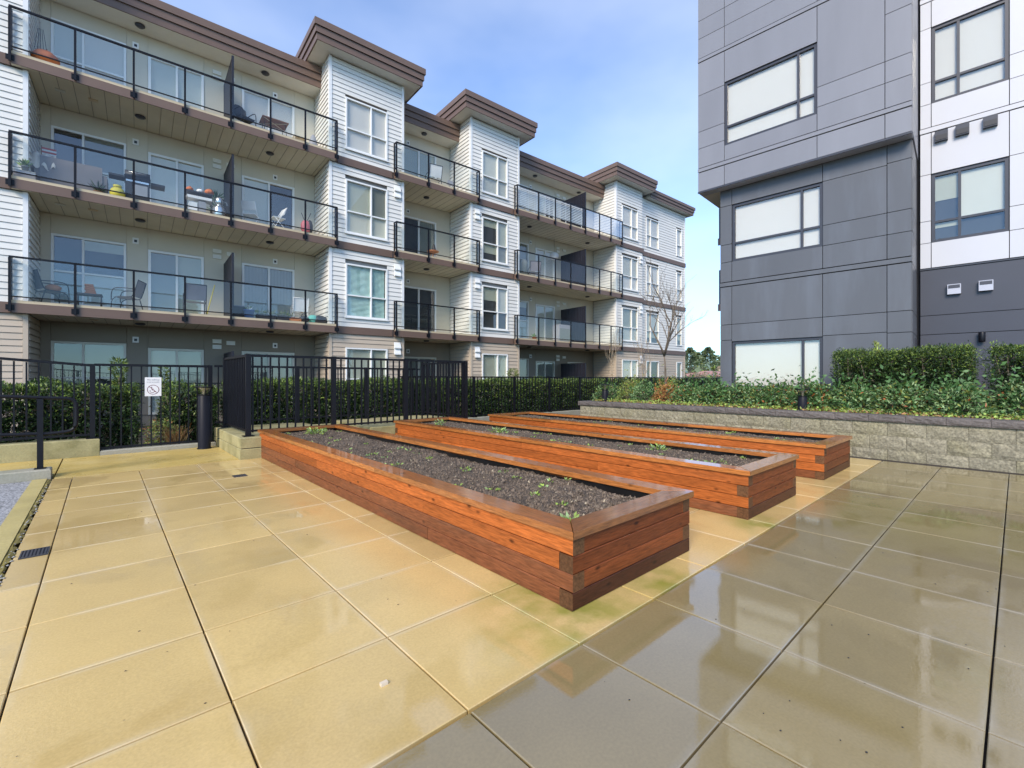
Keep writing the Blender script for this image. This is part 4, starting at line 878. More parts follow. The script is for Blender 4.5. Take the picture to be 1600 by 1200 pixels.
# lower front
W2 = (.335, 2.195, 4.035, 5.42); W3 = (.335, 2.195, .95, 2.08)
lc = [.06, .335, 2.195, 3.27, 3.64]
for cset, rows in (((0, 1), [-.2, 2.12, 2.50, 3.43]), ((1, 2), [2.08, 2.50, 3.43]), ((1, 2), [-.2, .95]), ((2, 3), [-.2, 2.10, 2.50, 3.43]), ((3, 4), [-.2, 2.08, 2.50, 3.43])): gpanels([lc[cset[0]], lc[cset[1]]], rows, 0, 'grey_low')
for cset, rows in (((0, 1), [3.55, 4.035, 4.47, 5.42, 5.84]), ((1, 2), [3.55, 4.035]), ((1, 2), [5.42, 5.84]), ((2, 3), [3.55, 4.035, 4.47, 5.42, 5.84]), ((3, 4), [3.55, 4.035, 4.47, 5.45, 5.84])): gpanels([lc[cset[0]], lc[cset[1]]], rows, 0, 'grey_low')
piece('belt_strip', M['grey_low'], .06, 3.645, -.012, .03, 3.445, 3.535, Gb)
gwin(*W2, 1.80, 4.48, 0, shades=('white_blind', 'white_blind', 'white_blind', 'white_blind')); gwin(*W3, 1.82, None, 0, shades=('white_blind', 'white_blind'))
# upper box
uc = [-.37, .265, 2.15, 3.265, 3.66]; v = -.30; W1 = (.265, 2.15, 6.78, 8.30)
for cs, rows in (((0, 1), [6.42, 6.91, 7.33, 8.24, 9.05]), ((1, 2), [6.42, 6.78]), ((1, 2), [8.30, 9.05]), ((2, 3), [6.42, 6.91, 7.33, 9.05]), ((3, 4), [6.42, 6.91, 7.33, 8.24, 9.05])): gpanels([uc[cs[0]], uc[cs[1]]], rows, v, 'grey_up')
gpanels(uc, [5.84, 6.31], v, 'grey_up'); piece('belt_strip', M['grey_up'], -.37, 3.665, v-.012, v+.03, 6.325, 6.405, Gb); piece('belt_strip', M['grey_up'], -.37, 3.665, v-.012, v+.03, 9.065, 9.14, Gb)
gpanels(uc, [9.155, 9.65, 10.1, 11.0, 11.8, 12.9], v, 'grey_up', )
gwin(*W1, 1.80, 7.23, v, shades=('white_blind',)*4)
piece('soffit_panel', M['alu'], -.37, 3.66, v+.002, 0.0-.002, 5.815, 5.838, Gb); piece('soffit_panel', M['soffit'], -.37, .055, .002, 8.9, 5.815, 5.838, Gb)
piece('drip_trim', M['frame_dark'], -.37, 3.66, v-.006, v+.012, 5.800, 5.838, Gb)
# left flanks
for (x, z0, z1, m) in ((.06, -.2, 5.81, 'grey_low'), (-.37, 5.84, 12.9, 'grey_up')):
    for i in range(3): piece('flank_panel', M[m], x, x+.028, (.052 if m == 'grey_low' else v+.05)+i*3, (.052 if m == 'grey_low' else v+.05)+i*3+2.98, z0, z1, Gb)
# right return
for rows, m, x, va in (([-.2, 2.08, 2.50, 3.43, 4.035, 4.47, 5.45, 5.81], 'grey_low', 3.622, .048), ([5.84, 6.31, 6.91, 7.33, 8.24, 9.05, 10.1, 11.0, 12.9], 'grey_up', 3.642, v+.048)):
    for a, b_ in zip(rows[:-1], rows[1:]): piece('return_panel', M['grey_low'] if m == 'grey_low' else M['grey_up'], x, x+.026, va, 1.345, a+.006, b_-.006, Gb)
piece('service_door', M['frame_dark'], 3.649, 3.658, .55, 1.25, .2, 2.0, Gb)
# white side wall with charcoal base
vw = 1.30; S2 = (3.875, 4.985, 4.03, 5.47); S1 = (3.875, 4.985, 6.95, 8.55); wc = [3.70, 3.875, 4.985, 6.10, 7.21, 8.3, 9.5]
for ci in range(len(wc)-1):
    a, b_ = wc[ci], wc[ci+1]; isw = ci in (1, 4)
    rows = [[3.50, 4.03], [5.47, 6.34]] if isw else [[3.50, 4.03, 4.49, 5.47, 6.34]]
    for rr in rows: gpanels([a, b_], rr, vw, 'grey_white')
    rows = [[6.46, 6.95], [8.55, 9.1]] if isw else [[6.46, 6.95, 7.41, 8.55, 9.1]]
    for rr in rows: gpanels([a, b_], rr, vw, 'grey_white')
    gpanels([a, b_], [9.2, 9.7, 11.2, 12.9], vw, 'grey_white'); 
    if isw and ci == 4:
        for z0, z1 in ((4.03, 5.47), (6.95, 8.55)): gwin(wc[4], wc[5], z0, z1, wc[4]+.43, z0+.43, vw, shades=('blind', 'white_blind'))
gpanels([3.70, 6.10, 8.3, 9.5], [-.2, 2.10, 2.50, 3.46], vw+.012, 'grey_char')
piece('belt_strip', M['grey_white'], 3.70, 9.5, vw-.012, vw+.03, 6.355, 6.445, Gb); piece('belt_strip', M['frame_dark'], 3.70, 9.5, vw-.008, vw+.03, 3.464, 3.492, Gb); piece('belt_strip', M['grey_white'], 3.70, 9.5, vw-.012, vw+.03, 9.11, 9.19, Gb)
gwin(*S2, 4.30, 4.46, vw, shades=('half7', 'half', 'dark_room', 'blind')); gwin(*S1, 4.28, 7.40, vw, shades=('white_blind',)*4)
for (u, z) in ((4.03, 6.19), (4.34, 6.20), (4.73, 6.21)):
    f = piece('wall_vent', M['frame_dark'], u-.10, u+.10, vw-.085, vw-.001, z-.10, z+.11, Gb); piece('vent_flap', M['black_dull'], u-.085, u+.085, vw-.095, vw-.087, z-.08, z+.02, f)
for (u, z) in ((4.22, 3.00), (4.67, 3.01)):
    f = piece('wall_vent', M['alu'], u-.10, u+.10, vw-.075, vw+.010, z-.10, z+.10, Gb); piece('vent_flap', M['grey_char'], u-.085, u+.085, vw-.083, vw-.077, z+.02, z+.085, f)
q = MB(); q.lathe([(.045, -.10), (.05, -.09), (.05, .09), (.045, .10)], (4.615, vw-.07, 2.0), 12); q.box(4.585, 4.645, vw-.03, vw+.011, 1.95, 2.05); q.build('wall_light', M['black'], Gb, (4.615, vw, 2.0))
# balconies on the far left flank, seen edge-on
for zb in (3.30, 6.0-.75+.10):
    o = MB().box(-1.05, .058, 3.0, 6.0, zb, zb+.2).build('side_balcony', M['soffit'], Gb, (-.5, 4, zb))
    piece('top_rail', M['black'], -1.05, .05, 2.97, 3.0, zb+1.22, zb+1.26, o)
    for x in (-1.05, -.5, .0): piece('rail_post', M['black'], x, x+.05, 2.965, 2.998, zb+.0, zb+1.22, o)
    piece('glass_panel', M['rail_glass'], -1.0, -.0, 2.98, 2.986, zb+.25, zb+1.2, o); piece('fascia_board', M['fascia'], -1.08, .05, 2.955, 2.999-.035, zb-.02, zb+.2, o)

# ================================================================== vegetation
random.seed(21)
hedge('clipped yew hedge behind the fence at the far left, under the lowest balconies', -6.0, .48, 10.5, 11.5, -.2, 1.04, 42000, leaf=(.065, .020))
hedge('clipped yew hedge behind the white notice on the fence, left of the bollard', .93, 1.75, 10.6, 11.4, -.2, .98, 7000, leaf=(.065, .02))
hedge('clipped yew hedge behind the tall fence enclosure', 1.9, 6.3, 10.5, 11.5, -.2, 1.10, 36000, leaf=(.065, .020))
hedge('long clipped yew hedge behind the low fence right of the enclosure', 6.6, 17.5, 11.7, 12.8, -.2, 1.10, 52000, leaf=(.08, .026))
hedge('distant stretch of yew hedge behind the far end of the fence', 17.8, 31, 11.9, 13.0, -.2, 1.08, 15000, leaf=(.14, .05))
def spire(label, x, y, h, r, n, mats=('yew_light', 'yew', 'nan_olive')):
    q = wroot('small_conifer', label, 'conifer', (x, y, -.2)); t = rng.random(n); a = rng.uniform(0, 6.28, n); lay = .75+.25*np.sin(t*h*9); rr = r*(1-t*.55)*lay*np.sqrt(rng.random(n))
    P = np.stack([x+np.cos(a)*rr, y+np.sin(a)*rr, -.2+.25+t*(h-.25)], 1); D = np.stack([np.cos(a), np.sin(a), rng.uniform(.2, 1.2, n)], 1)
    leaf_mesh('crown', P, D, .09, .022, [M[m] for m in mats], (.45, .30, .25), q, q.location, 'stuff'); MB().tube([(x, y, -.2), (x, y, -.2+h*.8)], [.02, .008], 5).build('trunk', M['bark'], q, q.location)
spire('small bushy pine with rounded tufts rising behind the fence at the left', .25, 11.9, 1.75, .22, 1300)
spire('thin young pine rising behind the fence just left of the white notice', .95, 11.8, 1.60, .12, 600)
spire('small golden-green conifer rising above the long low fence', 12.3, 13.6, 1.75, .42, 1800, ('yew_light', 'nan_olive', 'yew'))
bush('leafy shrub with yellowing leaves seen through the fence beside the bollard', .80, 10.05, -.2, .30, .25, .62, ['nan_olive', 'orange_leaf', 'lime', 'nan_light'], (.4, .2, .2, .2), 60)
# orange grass clump
q = wroot('grass_clump', 'orange-brown ornamental grass clump behind the fence next to the notice', 'ornamental grass', (.95, 9.9, -.2)); n = 260; a = rng.uniform(0, 6.28, n)
leaf_mesh('blades', np.stack([.95+rng.normal(0, .05, n), 9.9+rng.normal(0, .04, n), np.full(n, -.05)], 1), np.stack([np.cos(a)*.5, np.sin(a)*.5, rng.uniform(.8, 1.4, n)], 1), .38, .012, [M['orange_leaf'], M['tan_leaf']], (.5, .5), q, q.location, 'stuff')
# bed between fence and building: bark mulch speckle
n = 5000; P = np.stack([rng.uniform(-4, 8, n), rng.uniform(9.6, 11.9, n), np.full(n, -.19)+rng.random(n)*.03], 1); D = rng.normal(0, 1, (n, 3)); D[:, 2] = np.abs(D[:, 2])*.3
tag(leaf_mesh('leaf_litter', P, D, .06, .03, [M['tan_leaf'], M['lime'], M['bark'], M['cream']], (.35, .15, .4, .1)), 'leaf litter and chips on the soil behind the picket fences', 'leaf litter', kind='stuff')

G4 = ['nan', 'nan_light', 'nan_red', 'nan_olive']
nl = [('dense green nandina in the bed at the right edge of the photo', -1.0, .60, (.50, .32, .05, .13)), ('tall pale green nandina right of the hedge gap', -.15, .66, (.40, .45, .03, .12)),
      ('full green nandina in front of the gap between the clipped hedges', .60, .62, (.5, .38, .02, .1)), ('nandina with pinkish new tips in front of the dark clipped hedge', 1.30, .60, (.42, .33, .06, .19)),
      ('green nandina with yellowing top in front of the left part of the clipped hedge', 1.95, .58, (.5, .32, .02, .16)), ('nandina with a red-orange leaf cluster right of the short bollard', 2.55, .57, (.45, .30, .14, .11)),
      ('grey-green nandina directly behind the short bollard', 3.15, .55, (.5, .3, .03, .17)), ('olive tipped nandina below the narrow pane of the lowest window', 3.75, .54, (.45, .25, .02, .28)),
      ('dark green nandina below the wide pane of the lowest window', 4.35, .55, (.6, .25, .02, .13)), ('nandina with pale pink tips at the left corner of the grey building', 4.95, .50, (.45, .3, .06, .19))]
for i, (lb, y, h, wt) in enumerate(nl): bush(lb, 9.72+.10*math.sin(i*2.3), y, .58, .42, .40, h*.80, G4, wt, 210, per=13, leaf=(.062, .026), group='nandina shrubs along the block wall')
for (lb, x, y, rx, h, ms, wt) in (('low shrub with orange autumn leaves left of the grey building', 9.75, 5.50, .26, .42, ['orange_leaf', 'nan_olive', 'nan_red'], (.6, .25, .15)),
        ('pale green and white-tipped shrub between the orange shrub and the bare tree', 9.75, 6.05, .33, .46, ['nan', 'nan_light', 'nan'], (.4, .4, .2)),
        ('olive yellow shrub around the foot of the bare tree', 10.1, 6.62, .36, .48, ['nan_olive', 'lime', 'nan'], (.5, .2, .3)),
        ('round green shrub at the left end of the raised bed', 10.0, 7.25, .38, .44, ['nan', 'nan_olive', 'nan_light'], (.6, .2, .2)),
        ('brownish twiggy shrub right behind the short bollard on the wall end', 10.6, 6.9, .3, .50, ['nan_olive', 'tan_leaf', 'nan'], (.5, .2, .3)),
        ('yellow-green shrub behind the white-tipped shrub', 10.7, 5.95, .34, .55, ['nan_olive', 'lime', 'nan'], (.4, .3, .3))):
    bush(lb, x, y, .60 if x < 12 else -.2, rx, rx, h, ms, wt, 80, name='garden_shrub', group='shrubs in the raised bed')
hedge('dark clipped yew hedge against the grey wall, left of the gap', 10.35, 10.95, .50, 2.36, .60, 1.68, 34000, leaf=(.045, .014), amp=.06)
hedge('dark clipped yew hedge at the right edge, right of the gap', 10.30, 10.95, -3.2, .28, .60, 1.66, 40000, leaf=(.045, .014), amp=.06)
q = wroot('yellow_shoot', 'thin yellow-green shoot sticking up above the clipped hedge', 'plant', (10.55, 1.72, 1.6)); n = 90
leaf_mesh('leaves', np.stack([10.55+rng.normal(0, .03, n), 1.72+rng.normal(0, .03, n), 1.6+rng.random(n)*.22], 1), np.stack([rng.normal(0, .4, n), rng.normal(0, .4, n), np.ones(n)], 1), .07, .016, [M['lime'], M['nan_olive']], (.5, .5), q, q.location, 'stuff')

def bare_tree(label, x, y, z, h, seed, spread=.5, th=.035, m='bark', depth=5, splits=None):
    rs = random.Random(seed); r = wroot('bare_tree', label, 'tree', (x, y, z)); tr = MB(); br = MB()
    def grow(p, d, ln, rad, lv, q):
        pts = [p]; dd = Vector(d)
        for i in range(4):
            dd = (dd+Vector((rs.gauss(0, .10), rs.gauss(0, .10), rs.gauss(.05, .05)))).normalized(); pts.append(pts[-1]+dd*ln/4)
        q.tube(pts, [rad*(1-.13*i) for i in range(5)], 5 if lv > 1 else 7)
        if lv < depth:
            for k in range(rs.choice((2, 3, 3)) if lv else 4):
                t = rs.choice((2, 3, 4, 4)) if lv else 4; a = rs.uniform(0, 6.28); s = spread*(1+.3*rs.random())
                nd = (dd+Vector((math.cos(a)*s, math.sin(a)*s, .15))).normalized(); grow(pts[t], nd, ln*rs.uniform(.55, .82), rad*(.62 if lv else .7)*(1-.1*(4-t)), lv+1, br)
    grow(Vector((x, y, z)), (0.02, 0, 1), h*.27, th, 0, tr); tr.build('trunk', M[m], r, (x, y, z)); br.build('branches', M[m], r, (x, y, z))
    return r
bare_tree('bare multi-branched tree in the raised bed between the two buildings', 10.4, 5.85, .55, 4.5, 5, .52, .036)
bare_tree('faint pale bare sapling in front of the last balconies', 16.2, 11.5, -.2, 4.8, 9, .16, .024, 'bark_pale', 4)
bare_tree('thin bare tree left of the multi-branched one, before the far white wing', 17.7, 11.1, -.2, 4.4, 14, .20, .024, 'bark_pale', 4)
# far trees and houses
def far_conifer(label, x, y, h, r, n=2600):
    q = wroot('tall_conifer', label, 'conifer', (x, y, -.3)); t = rng.random(n)**.8; a = rng.uniform(0, 6.28, n); rr = r*(1-t**1.6)*(.75+.3*np.sin(t*40+a*2))*rng.uniform(.3, 1.05, n)
    P = np.stack([x+np.cos(a)*rr, y+np.sin(a)*rr, -.3+h*.12+t*h*.88], 1); D = np.stack([np.cos(a), np.sin(a), rng.uniform(-.5, .2, n)], 1)
    leaf_mesh('crown', P, D, h*.06, h*.022, [M['conifer'], M['nan_olive'], M['yew']], (.6, .15, .25), q, q.location, 'stuff'); MB().tube([(x, y, -.3), (x, y, -.3+h*.9)], [.25, .05], 6).build('trunk', M['bark'], q, q.location)
def P_at(px, dist):   # ground point in the direction of a place in the gap between the buildings
    t = (px-800)/711; return (dist*(.669+t*.743), dist*(.743-t*.669))
x, y = P_at(1106, 78); far_conifer('tall dark conifer nearest the grey building in the gap', x, y, 6.9, 4.2, 6000)
x, y = P_at(1090, 84); far_conifer('broad distant conifer in the middle of the gap between the buildings', x, y, 6.4, 4.6, 6000)
x, y = P_at(1078, 70); far_conifer('lighter distant tree next to the white building corner', x, y, 6.3, 4.0, 5000)
x, y = P_at(1130, 92); far_conifer('distant conifer partly hidden behind the grey building', x, y, 6.5, 4.2, 5000)
x, y = P_at(1112, 60); q = wroot('distant_house', 'distant house with a reddish roof between the two buildings', 'house', (x, y, -.3)); hb = MB(); hb.box(x-4, x+4, y-3, y+3, -.3, 1.48); hb.build('wall', M['cream'], q, q.location)
rf = MB(); rf.add([(x-4.4, y-3.4, 1.5), (x+4.4, y-3.4, 1.5), (x+4.4, y+3.4, 1.5), (x-4.4, y+3.4, 1.5), (x-2, y, 2.2), (x+2, y, 2.2)], [(0, 1, 5, 4), (2, 3, 4, 5), (1, 2, 5), (3, 0, 4), (0, 3, 2, 1)]); rf.build('roof', M['rooftile'], q, q.location)
wn_ = MB(); wn_.box(x-4.05, x-4.01, y-1.5, y-.5, .5, 1.5); wn_.box(x-4.05, x-4.01, y+.6, y+1.6, .5, 1.5); wn_.build('windows', M['dark_room'], q, q.location)
x, y = P_at(1100, 46); q = wroot('twiggy_shrub', 'pinkish twiggy shrub beyond the far end of the fence', 'shrub', (x, y, -.3)); n = 1500; a = rng.uniform(0, 6.28, n); rr = 1.6*np.sqrt(rng.random(n))
leaf_mesh('twigs', np.stack([x+np.cos(a)*rr, y+np.sin(a)*rr, .2+rng.random(n)*1.5], 1), rng.normal(0, 1, (n, 3))+np.array([0, 0, .8]), .30, .05, [M['pinkleaf'], M['bark_pale'], M['conifer']], (.45, .35, .2), q, q.location, 'stuff')
n = 26000; P = np.stack([rng.uniform(40, 160, n), rng.uniform(10, 150, n), -.3+rng.random(n)*3.0*(.6+.4*np.sin(rng.random(n)*9))], 1)
tag(leaf_mesh('distant_treeline', P, rng.normal(0, 1, (n, 3)), 1.0, .5, [M['conifer'], M['yew_light'], M['bark_pale']], (.6, .25, .15)), 'low distant belt of trees beyond the buildings', 'treeline', kind='stuff')

# ================================================================== things on the balconies
DK = {1: 3.105, 2: 6.155, 3: 9.205}
def on(name, label, cat, u, v, k, rz=0., group=None):
    """a root standing on a balcony deck; children use local coordinates"""
    x, y, z = WB(u, v, DK[k]); r = root(name, label, cat, group, (x, y, z+.002), BR+rz); return r
def T(pts, r, m, parent, name, n=6): return MB().tube(pts, r, n).build(name, M[m], parent, pts[0])
def sling_chair(r, frame='black_dull', fab='sling', arms=True, w_=.27):
    for s in (-1, 1):
        x = s*w_
        T(smooth([(x, -.28, 0), (x, -.25, .40), (x, .16, .40), (x, .24, .44), (x, .36, .90)]), .013, frame, r, 'side_frame'); T([(x, .30, 0), (x, .20, .40)], .013, frame, r, 'rear_leg')
        if arms: T(smooth([(x, .28, .63), (x, .0, .66), (x, -.22, .64), (x, -.27, .50), (x, -.27, .30)]), .014, frame, r, 'armrest')
    q = MB(); q.add([(-w_, -.24, .405), (w_, -.24, .405), (w_, .0, .39), (-w_, .0, .39), (-w_, .18, .405), (w_, .18, .405)], [(0, 1, 2, 3), (3, 2, 5, 4)]); q.build('seat', M[fab], r, (0, 0, .4))
    q = MB(); q.add([(-w_, .22, .44), (w_, .22, .44), (w_, .27, .62), (-w_, .27, .62), (-w_, .35, .90), (w_, .35, .90)], [(0, 1, 2, 3), (3, 2, 5, 4)]); q.build('backrest', M[fab], r, (0, .3, .65)); T([(-w_, .355, .90), (w_, .355, .90)], .012, frame, r, 'top_bar')
def folding_chair(r, m='white_p'):
    for s in (-1, 1):
        x = s*.21; T([(x, -.22, 0), (x, .22, .82)], .011, m, r, 'front_leg'); T([(x*.9, .26, 0), (x*.9, -.16, .44)], .011, m, r, 'rear_leg')
    q = MB(); q.box(-.20, .20, -.20, .18, .43, .455); q.build('seat', M[m], r, (0, 0, .44)); q = MB(); q.add([(-.21, .13, .58), (.21, .13, .58), (.21, .22, .84), (-.21, .22, .84), (-.21, .15, .58), (.21, .15, .58), (.21, .24, .84), (-.21, .24, .84)], [(0, 1, 2, 3), (7, 6, 5, 4), (0, 4, 5, 1), (3, 2, 6, 7), (0, 3, 7, 4), (1, 5, 6, 2)]); q.build('backrest', M[m], r, (0, .2, .7))
def pot(r, rad, h, m, plant=None, ph=.3, n=90, spread=.18, z=0., x=0.):
    MB().lathe([(rad*.75, z), (rad, z+h), (rad*1.06, z+h), (rad*1.06, z+h+.02), (rad*.9, z+h+.02), (rad*.88, z+h-.01)], (x, 0, 0), 14).build('pot', M[m], r, (x, 0, z))
    if plant:
        a = rng.uniform(0, 6.28, n); k = rng.random(n); P = np.stack([x+np.cos(a)*k*rad*.6, np.sin(a)*k*rad*.6, z+h+rng.random(n)*ph*.6], 1); D = np.stack([np.cos(a)*k, np.sin(a)*k, rng.uniform(.3, 1.2, n)], 1)
        leaf_mesh('plant', P, D, spread, .03, [M[p] for p in plant], [1/len(plant)]*len(plant), r, (x, 0, z+h), 'stuff')
def pumpkin(r, x, y, z, rad, m='orange'):
    o = MB().ball((x, y, z+rad*.75), rad, (1, 1, .78), 24, lob=.05).build('body', M[m], r, (x, y, z)); MB().tube([(x, y, z+rad*1.4), (x+.02, y, z+rad*1.8)], .015, 5).build('stalk', M['brownwood'], r, (x, y, z+rad*1.5))
# storey 2 (k=1), left balcony
sling_chair(on('patio_chair', 'dark sling chair with an orange cushion at the left end of the lowest left balcony', 'chair', -.55, .95, 1, R(115)))
c = on('cushion', 'orange-yellow cushion on the dark sling chair of the lowest left balcony', 'cushion', -.50, .90, 1); MB().ball((0, 0, .50), .17, (1, .7, .6), 10).build('pad', M['terracotta'], c, (0, 0, .5))
t = on('side_table', 'low dark side table between two chairs on the lowest left balcony', 'table', .22, .85, 1); MB().box(-.27, .27, -.22, .22, .38, .41).build('top', M['black_dull'], t, (0, 0, .4))
for a in (-1, 1):
    for b_ in (-1, 1): T([(a*.24, b_*.19, 0), (a*.24, b_*.19, .38)], .014, 'black_dull', t, 'leg')
c = on('stone_ornament', 'brown stacked ornament standing on the low dark side table', 'ornament', .24, .85, 1)
for i in range(5): MB().box(-.12+.02*(i % 2), .12-.015*i, -.09, .09, .414+i*.055, .46+i*.055).build('tier', M['brownwood'], c, (0, 0, .414+i*.055))
sling_chair(on('patio_chair', 'dark sling chair facing left beside the low side table on the lowest left balcony', 'chair', 1.02, .90, 1, R(-110)))
sling_chair(on('patio_chair', 'grey mesh sling chair seen from behind in front of the sliding door, lowest left balcony', 'chair', 2.60, .55, 1, R(180)))
c = on('broom', 'yellow broom leaning by the dark screen on the lowest left balcony', 'broom', 3.05, 1.2, 1); T([(-.10, 0, .05), (.16, .25, 1.15)], .018, 'yellow', c, 'handle'); MB().box(-.2, .0, -.05, .05, 0, .10).build('head', M['cream'], c, (-.1, 0, .05))
c = on('storage_bin', 'black storage bin beside the dark screen on the lowest left balcony', 'bin', 3.80, .75, 1); MB().box(-.2, .2, -.18, .18, 0, .40).build('bin', M['black_dull'], c, (0, 0, .2)); MB().box(-.21, .21, -.19, .19, .402, .43).build('lid', M['grey_p'], c, (0, 0, .41))
pot(on('plant_pot', 'blue glazed pot with a white sprig on the lowest left balcony', 'pot', 4.02, .35, 1), .155, .26, 'blue', ['white_p', 'nan_light'], .15, 24, .10)
for i, (u, lb) in enumerate(((4.55, 'long dark planting trough right of the blue pot'), (5.15, 'second dark planting trough, next to the small wooden crate'))):
    c = on('planting_trough', lb, 'trough', u, .6, 1); MB().box(-.28, .28, -.12, .12, 0, .20).build('trough', M['black_dull'], c, (0, 0, .1)); n = 60
    leaf_mesh('plants', np.stack([rng.uniform(-.25, .25, n), rng.uniform(-.1, .1, n), .2+rng.random(n)*.08], 1), rng.normal(0, 1, (n, 3))+np.array([0, 0, 1.2]), .16, .02, [M['nan_olive'], M['nan']], (.6, .4), c, (0, 0, .2), 'stuff')
c = on('wooden_crate', 'small reddish wooden crate lying on the lowest left balcony', 'crate', 5.40, .30, 1)
for i in range(3): MB().box(-.16, .16, -.11, -.10, .01+i*.045, .045+i*.045).build('slat', M['terracotta'], c, (0, 0, .02)); MB().box(-.16, .16, .10, .11, .01+i*.045, .045+i*.045).build('slat', M['terracotta'], c, (0, 0, .02))
MB().box(-.16, .16, -.098, .098, 0, .01).build('base', M['terracotta'], c, (0, 0, 0))
folding = on('garden_chair', 'white slatted garden chair in the right corner of the lowest left balcony', 'chair', 5.72, 1.05, 1, R(175)); sling_chair(folding, 'white_p', 'white_p', True, .24)
c = on('bag', 'black bag lying below the white slatted garden chair', 'bag', 5.70, .40, 1); MB().ball((0, 0, .12), .17, (1.1, .8, .7), 10).build('body', M['black_dull'], c, (0, 0, .1)); MB().tube(smooth([(-.1, 0, .2), (-.05, 0, .32), (.05, 0, .32), (.1, 0, .2)]), .012, 5).build('handle', M['black_dull'], c, (0, 0, .3))
c = on('covered_heap', 'turquoise cloth over a dark rounded bundle at the right end of the lowest left balcony', 'bundle', 6.15, .50, 1); MB().ball((.12, 0, .14), .24, (1.1, .8, .75), 12).build('bundle', M['black_dull'], c, (.1, 0, .1)); MB().ball((-.12, .02, .17), .19, (1.0, .8, .8), 12).build('cloth', M['teal'], c, (-.1, 0, .1))
pot(on('plant_pot', 'terracotta pot with dry stalks in the right corner of the lowest left balcony', 'pot', 5.95, 1.5, 1), .12, .22, 'terracotta', ['tan_leaf', 'bark'], .5, 26, .45)
# storey 3 (k=2)
c = on('storage_crate', 'low grey crate carrying a green pot at the left end of the middle left balcony', 'crate', -.92, .12, 2); MB().box(-.19, .19, -.06, .12, 0, .17).build('box', M['grey_p'], c, (0, 0, .1)); MB().box(-.2, .2, -.065, .125, .172, .19).build('lid', M['stone'], c, (0, 0, .18))
pot(on('plant_pot', 'small stone pot with a bright green fern on the grey crate, middle left balcony', 'pot', -.92, .14, 2), .07, .11, 'stone', ['lime', 'nan_light'], .14, 90, .14, z=.195)
c = on('wicker_sofa', 'grey wicker sofa seen from behind on the middle left balcony', 'sofa', -.10, .75, 2)
MB().box(-.60, .60, -.30, -.20, .06, .80).build('backrest', M['wicker'], c, (0, -.25, .4)); MB().box(-.60, .60, -.195, .40, .10, .40).build('seat', M['wicker'], c, (0, .1, .25)); MB().box(-.70, -.605, -.28, .40, .06, .60).build('armrest', M['wicker'], c, (-.65, 0, .3)); MB().box(.605, .70, -.28, .40, .06, .60).build('armrest', M['wicker'], c, (.65, 0, .3)); MB().box(-.58, .58, -.17, .38, .402, .50).build('cushion', M['grey_p'], c, (0, .1, .45))
c = on('patterned_throw', 'flowered pale throw draped over the left end of the grey wicker sofa', 'throw', -.66, .60, 2); q = MB(); n = 14; vs = []
for i in range(n+1):
    for j in range(n+1):
        a = -.25+.5*i/n; t_ = j/n; vs.append((a, -.17+.30*t_+.03*math.sin(i*1.3), .84+.06*math.sin(i*1.1+j*.7)-(0 if j > 4 else (4-j)*.09)))
q.add(vs, [(i*(n+1)+j, (i+1)*(n+1)+j, (i+1)*(n+1)+j+1, i*(n+1)+j+1) for i in range(n) for j in range(n)], 0, True); q.build('cloth', M['flower'], c, (0, 0, .8))
c = on('striped_flag', 'small red and white striped flag hanging at the left end of the middle left balcony', 'flag', -.62, 1.3, 2)
for i in range(6): MB().box(-.14, .14, -.004, .004, 1.02+i*.05, 1.068+i*.05).build('stripe', M['red' if i % 2 else 'white_p'], c, (0, 0, 1.05+i*.05))
T([(-.15, 0, 0), (-.15, 0, 1.36)], .012, 'brownwood', c, 'pole')
pot(on('plant_pot', 'dark spiky plant in a low pot on the middle left balcony', 'pot', .42, .4, 2), .10, .10, 'brownwood', ['yew_dark', 'yew'], .15, 50, .22)
c = on('gas_tank', 'yellow propane tank on the middle left balcony left of the barbecue', 'gas tank', .82, .30, 2); MB().lathe([(.10, 0), (.16, .05), (.17, .18), (.13, .26), (.06, .30), (.05, .33)], (0, 0, 0), 14).build('tank', M['yellow'], c, (0, 0, .15)); MB().lathe([(.09, .30), (.095, .36)], (0, 0, 0), 10).build('collar', M['yellow'], c, (0, 0, .33))
c = on('barbecue', 'black gas barbecue with side shelves on the middle left balcony', 'barbecue', 1.25, .55, 2)
MB().box(-.27, .27, -.22, .22, .10, .62).build('cabinet', M['black_dull'], c, (0, 0, .35)); MB().box(-.06, .22, -.232, -.222, .20, .50).build('cabinet_panel', M['grey_p'], c, (0, -.23, .35)); MB().box(-.29, .29, -.25, .24, .63, .72).build('firebox', M['black'], c, (0, 0, .68))
q = MB(); q.lathe([(.23, -.28), (.23, .28)], (0, 0, 0), 16); q2 = MB(); vs = [(z, y*1.0, max(0, x)*.9+.725) for (x, y, z) in q.v]; q2.add(vs, q.f, 0, True); q2.build('lid', M['black_dull'], c, (0, 0, .85)); T([(-.2, -.26, .82), (.2, -.26, .82)], .013, 'steel', c, 'lid_handle')
MB().box(-.62, -.295, -.18, .18, .66, .71).build('side_shelf', M['black_dull'], c, (-.45, 0, .7)); MB().box(.295, .62, -.18, .18, .60, .66).build('side_shelf', M['black_dull'], c, (.45, 0, .6)); MB().box(-.25, .25, -.235, -.224, .56, .61).build('control_strip', M['steel'], c, (0, -.23, .58))
for a in (-1, 1): T([(a*.25, -.2, 0), (a*.25, -.2, .1)], .02, 'black_dull', c, 'leg'); T([(a*.25, .2, 0), (a*.25, .2, .1)], .02, 'black_dull', c, 'leg')
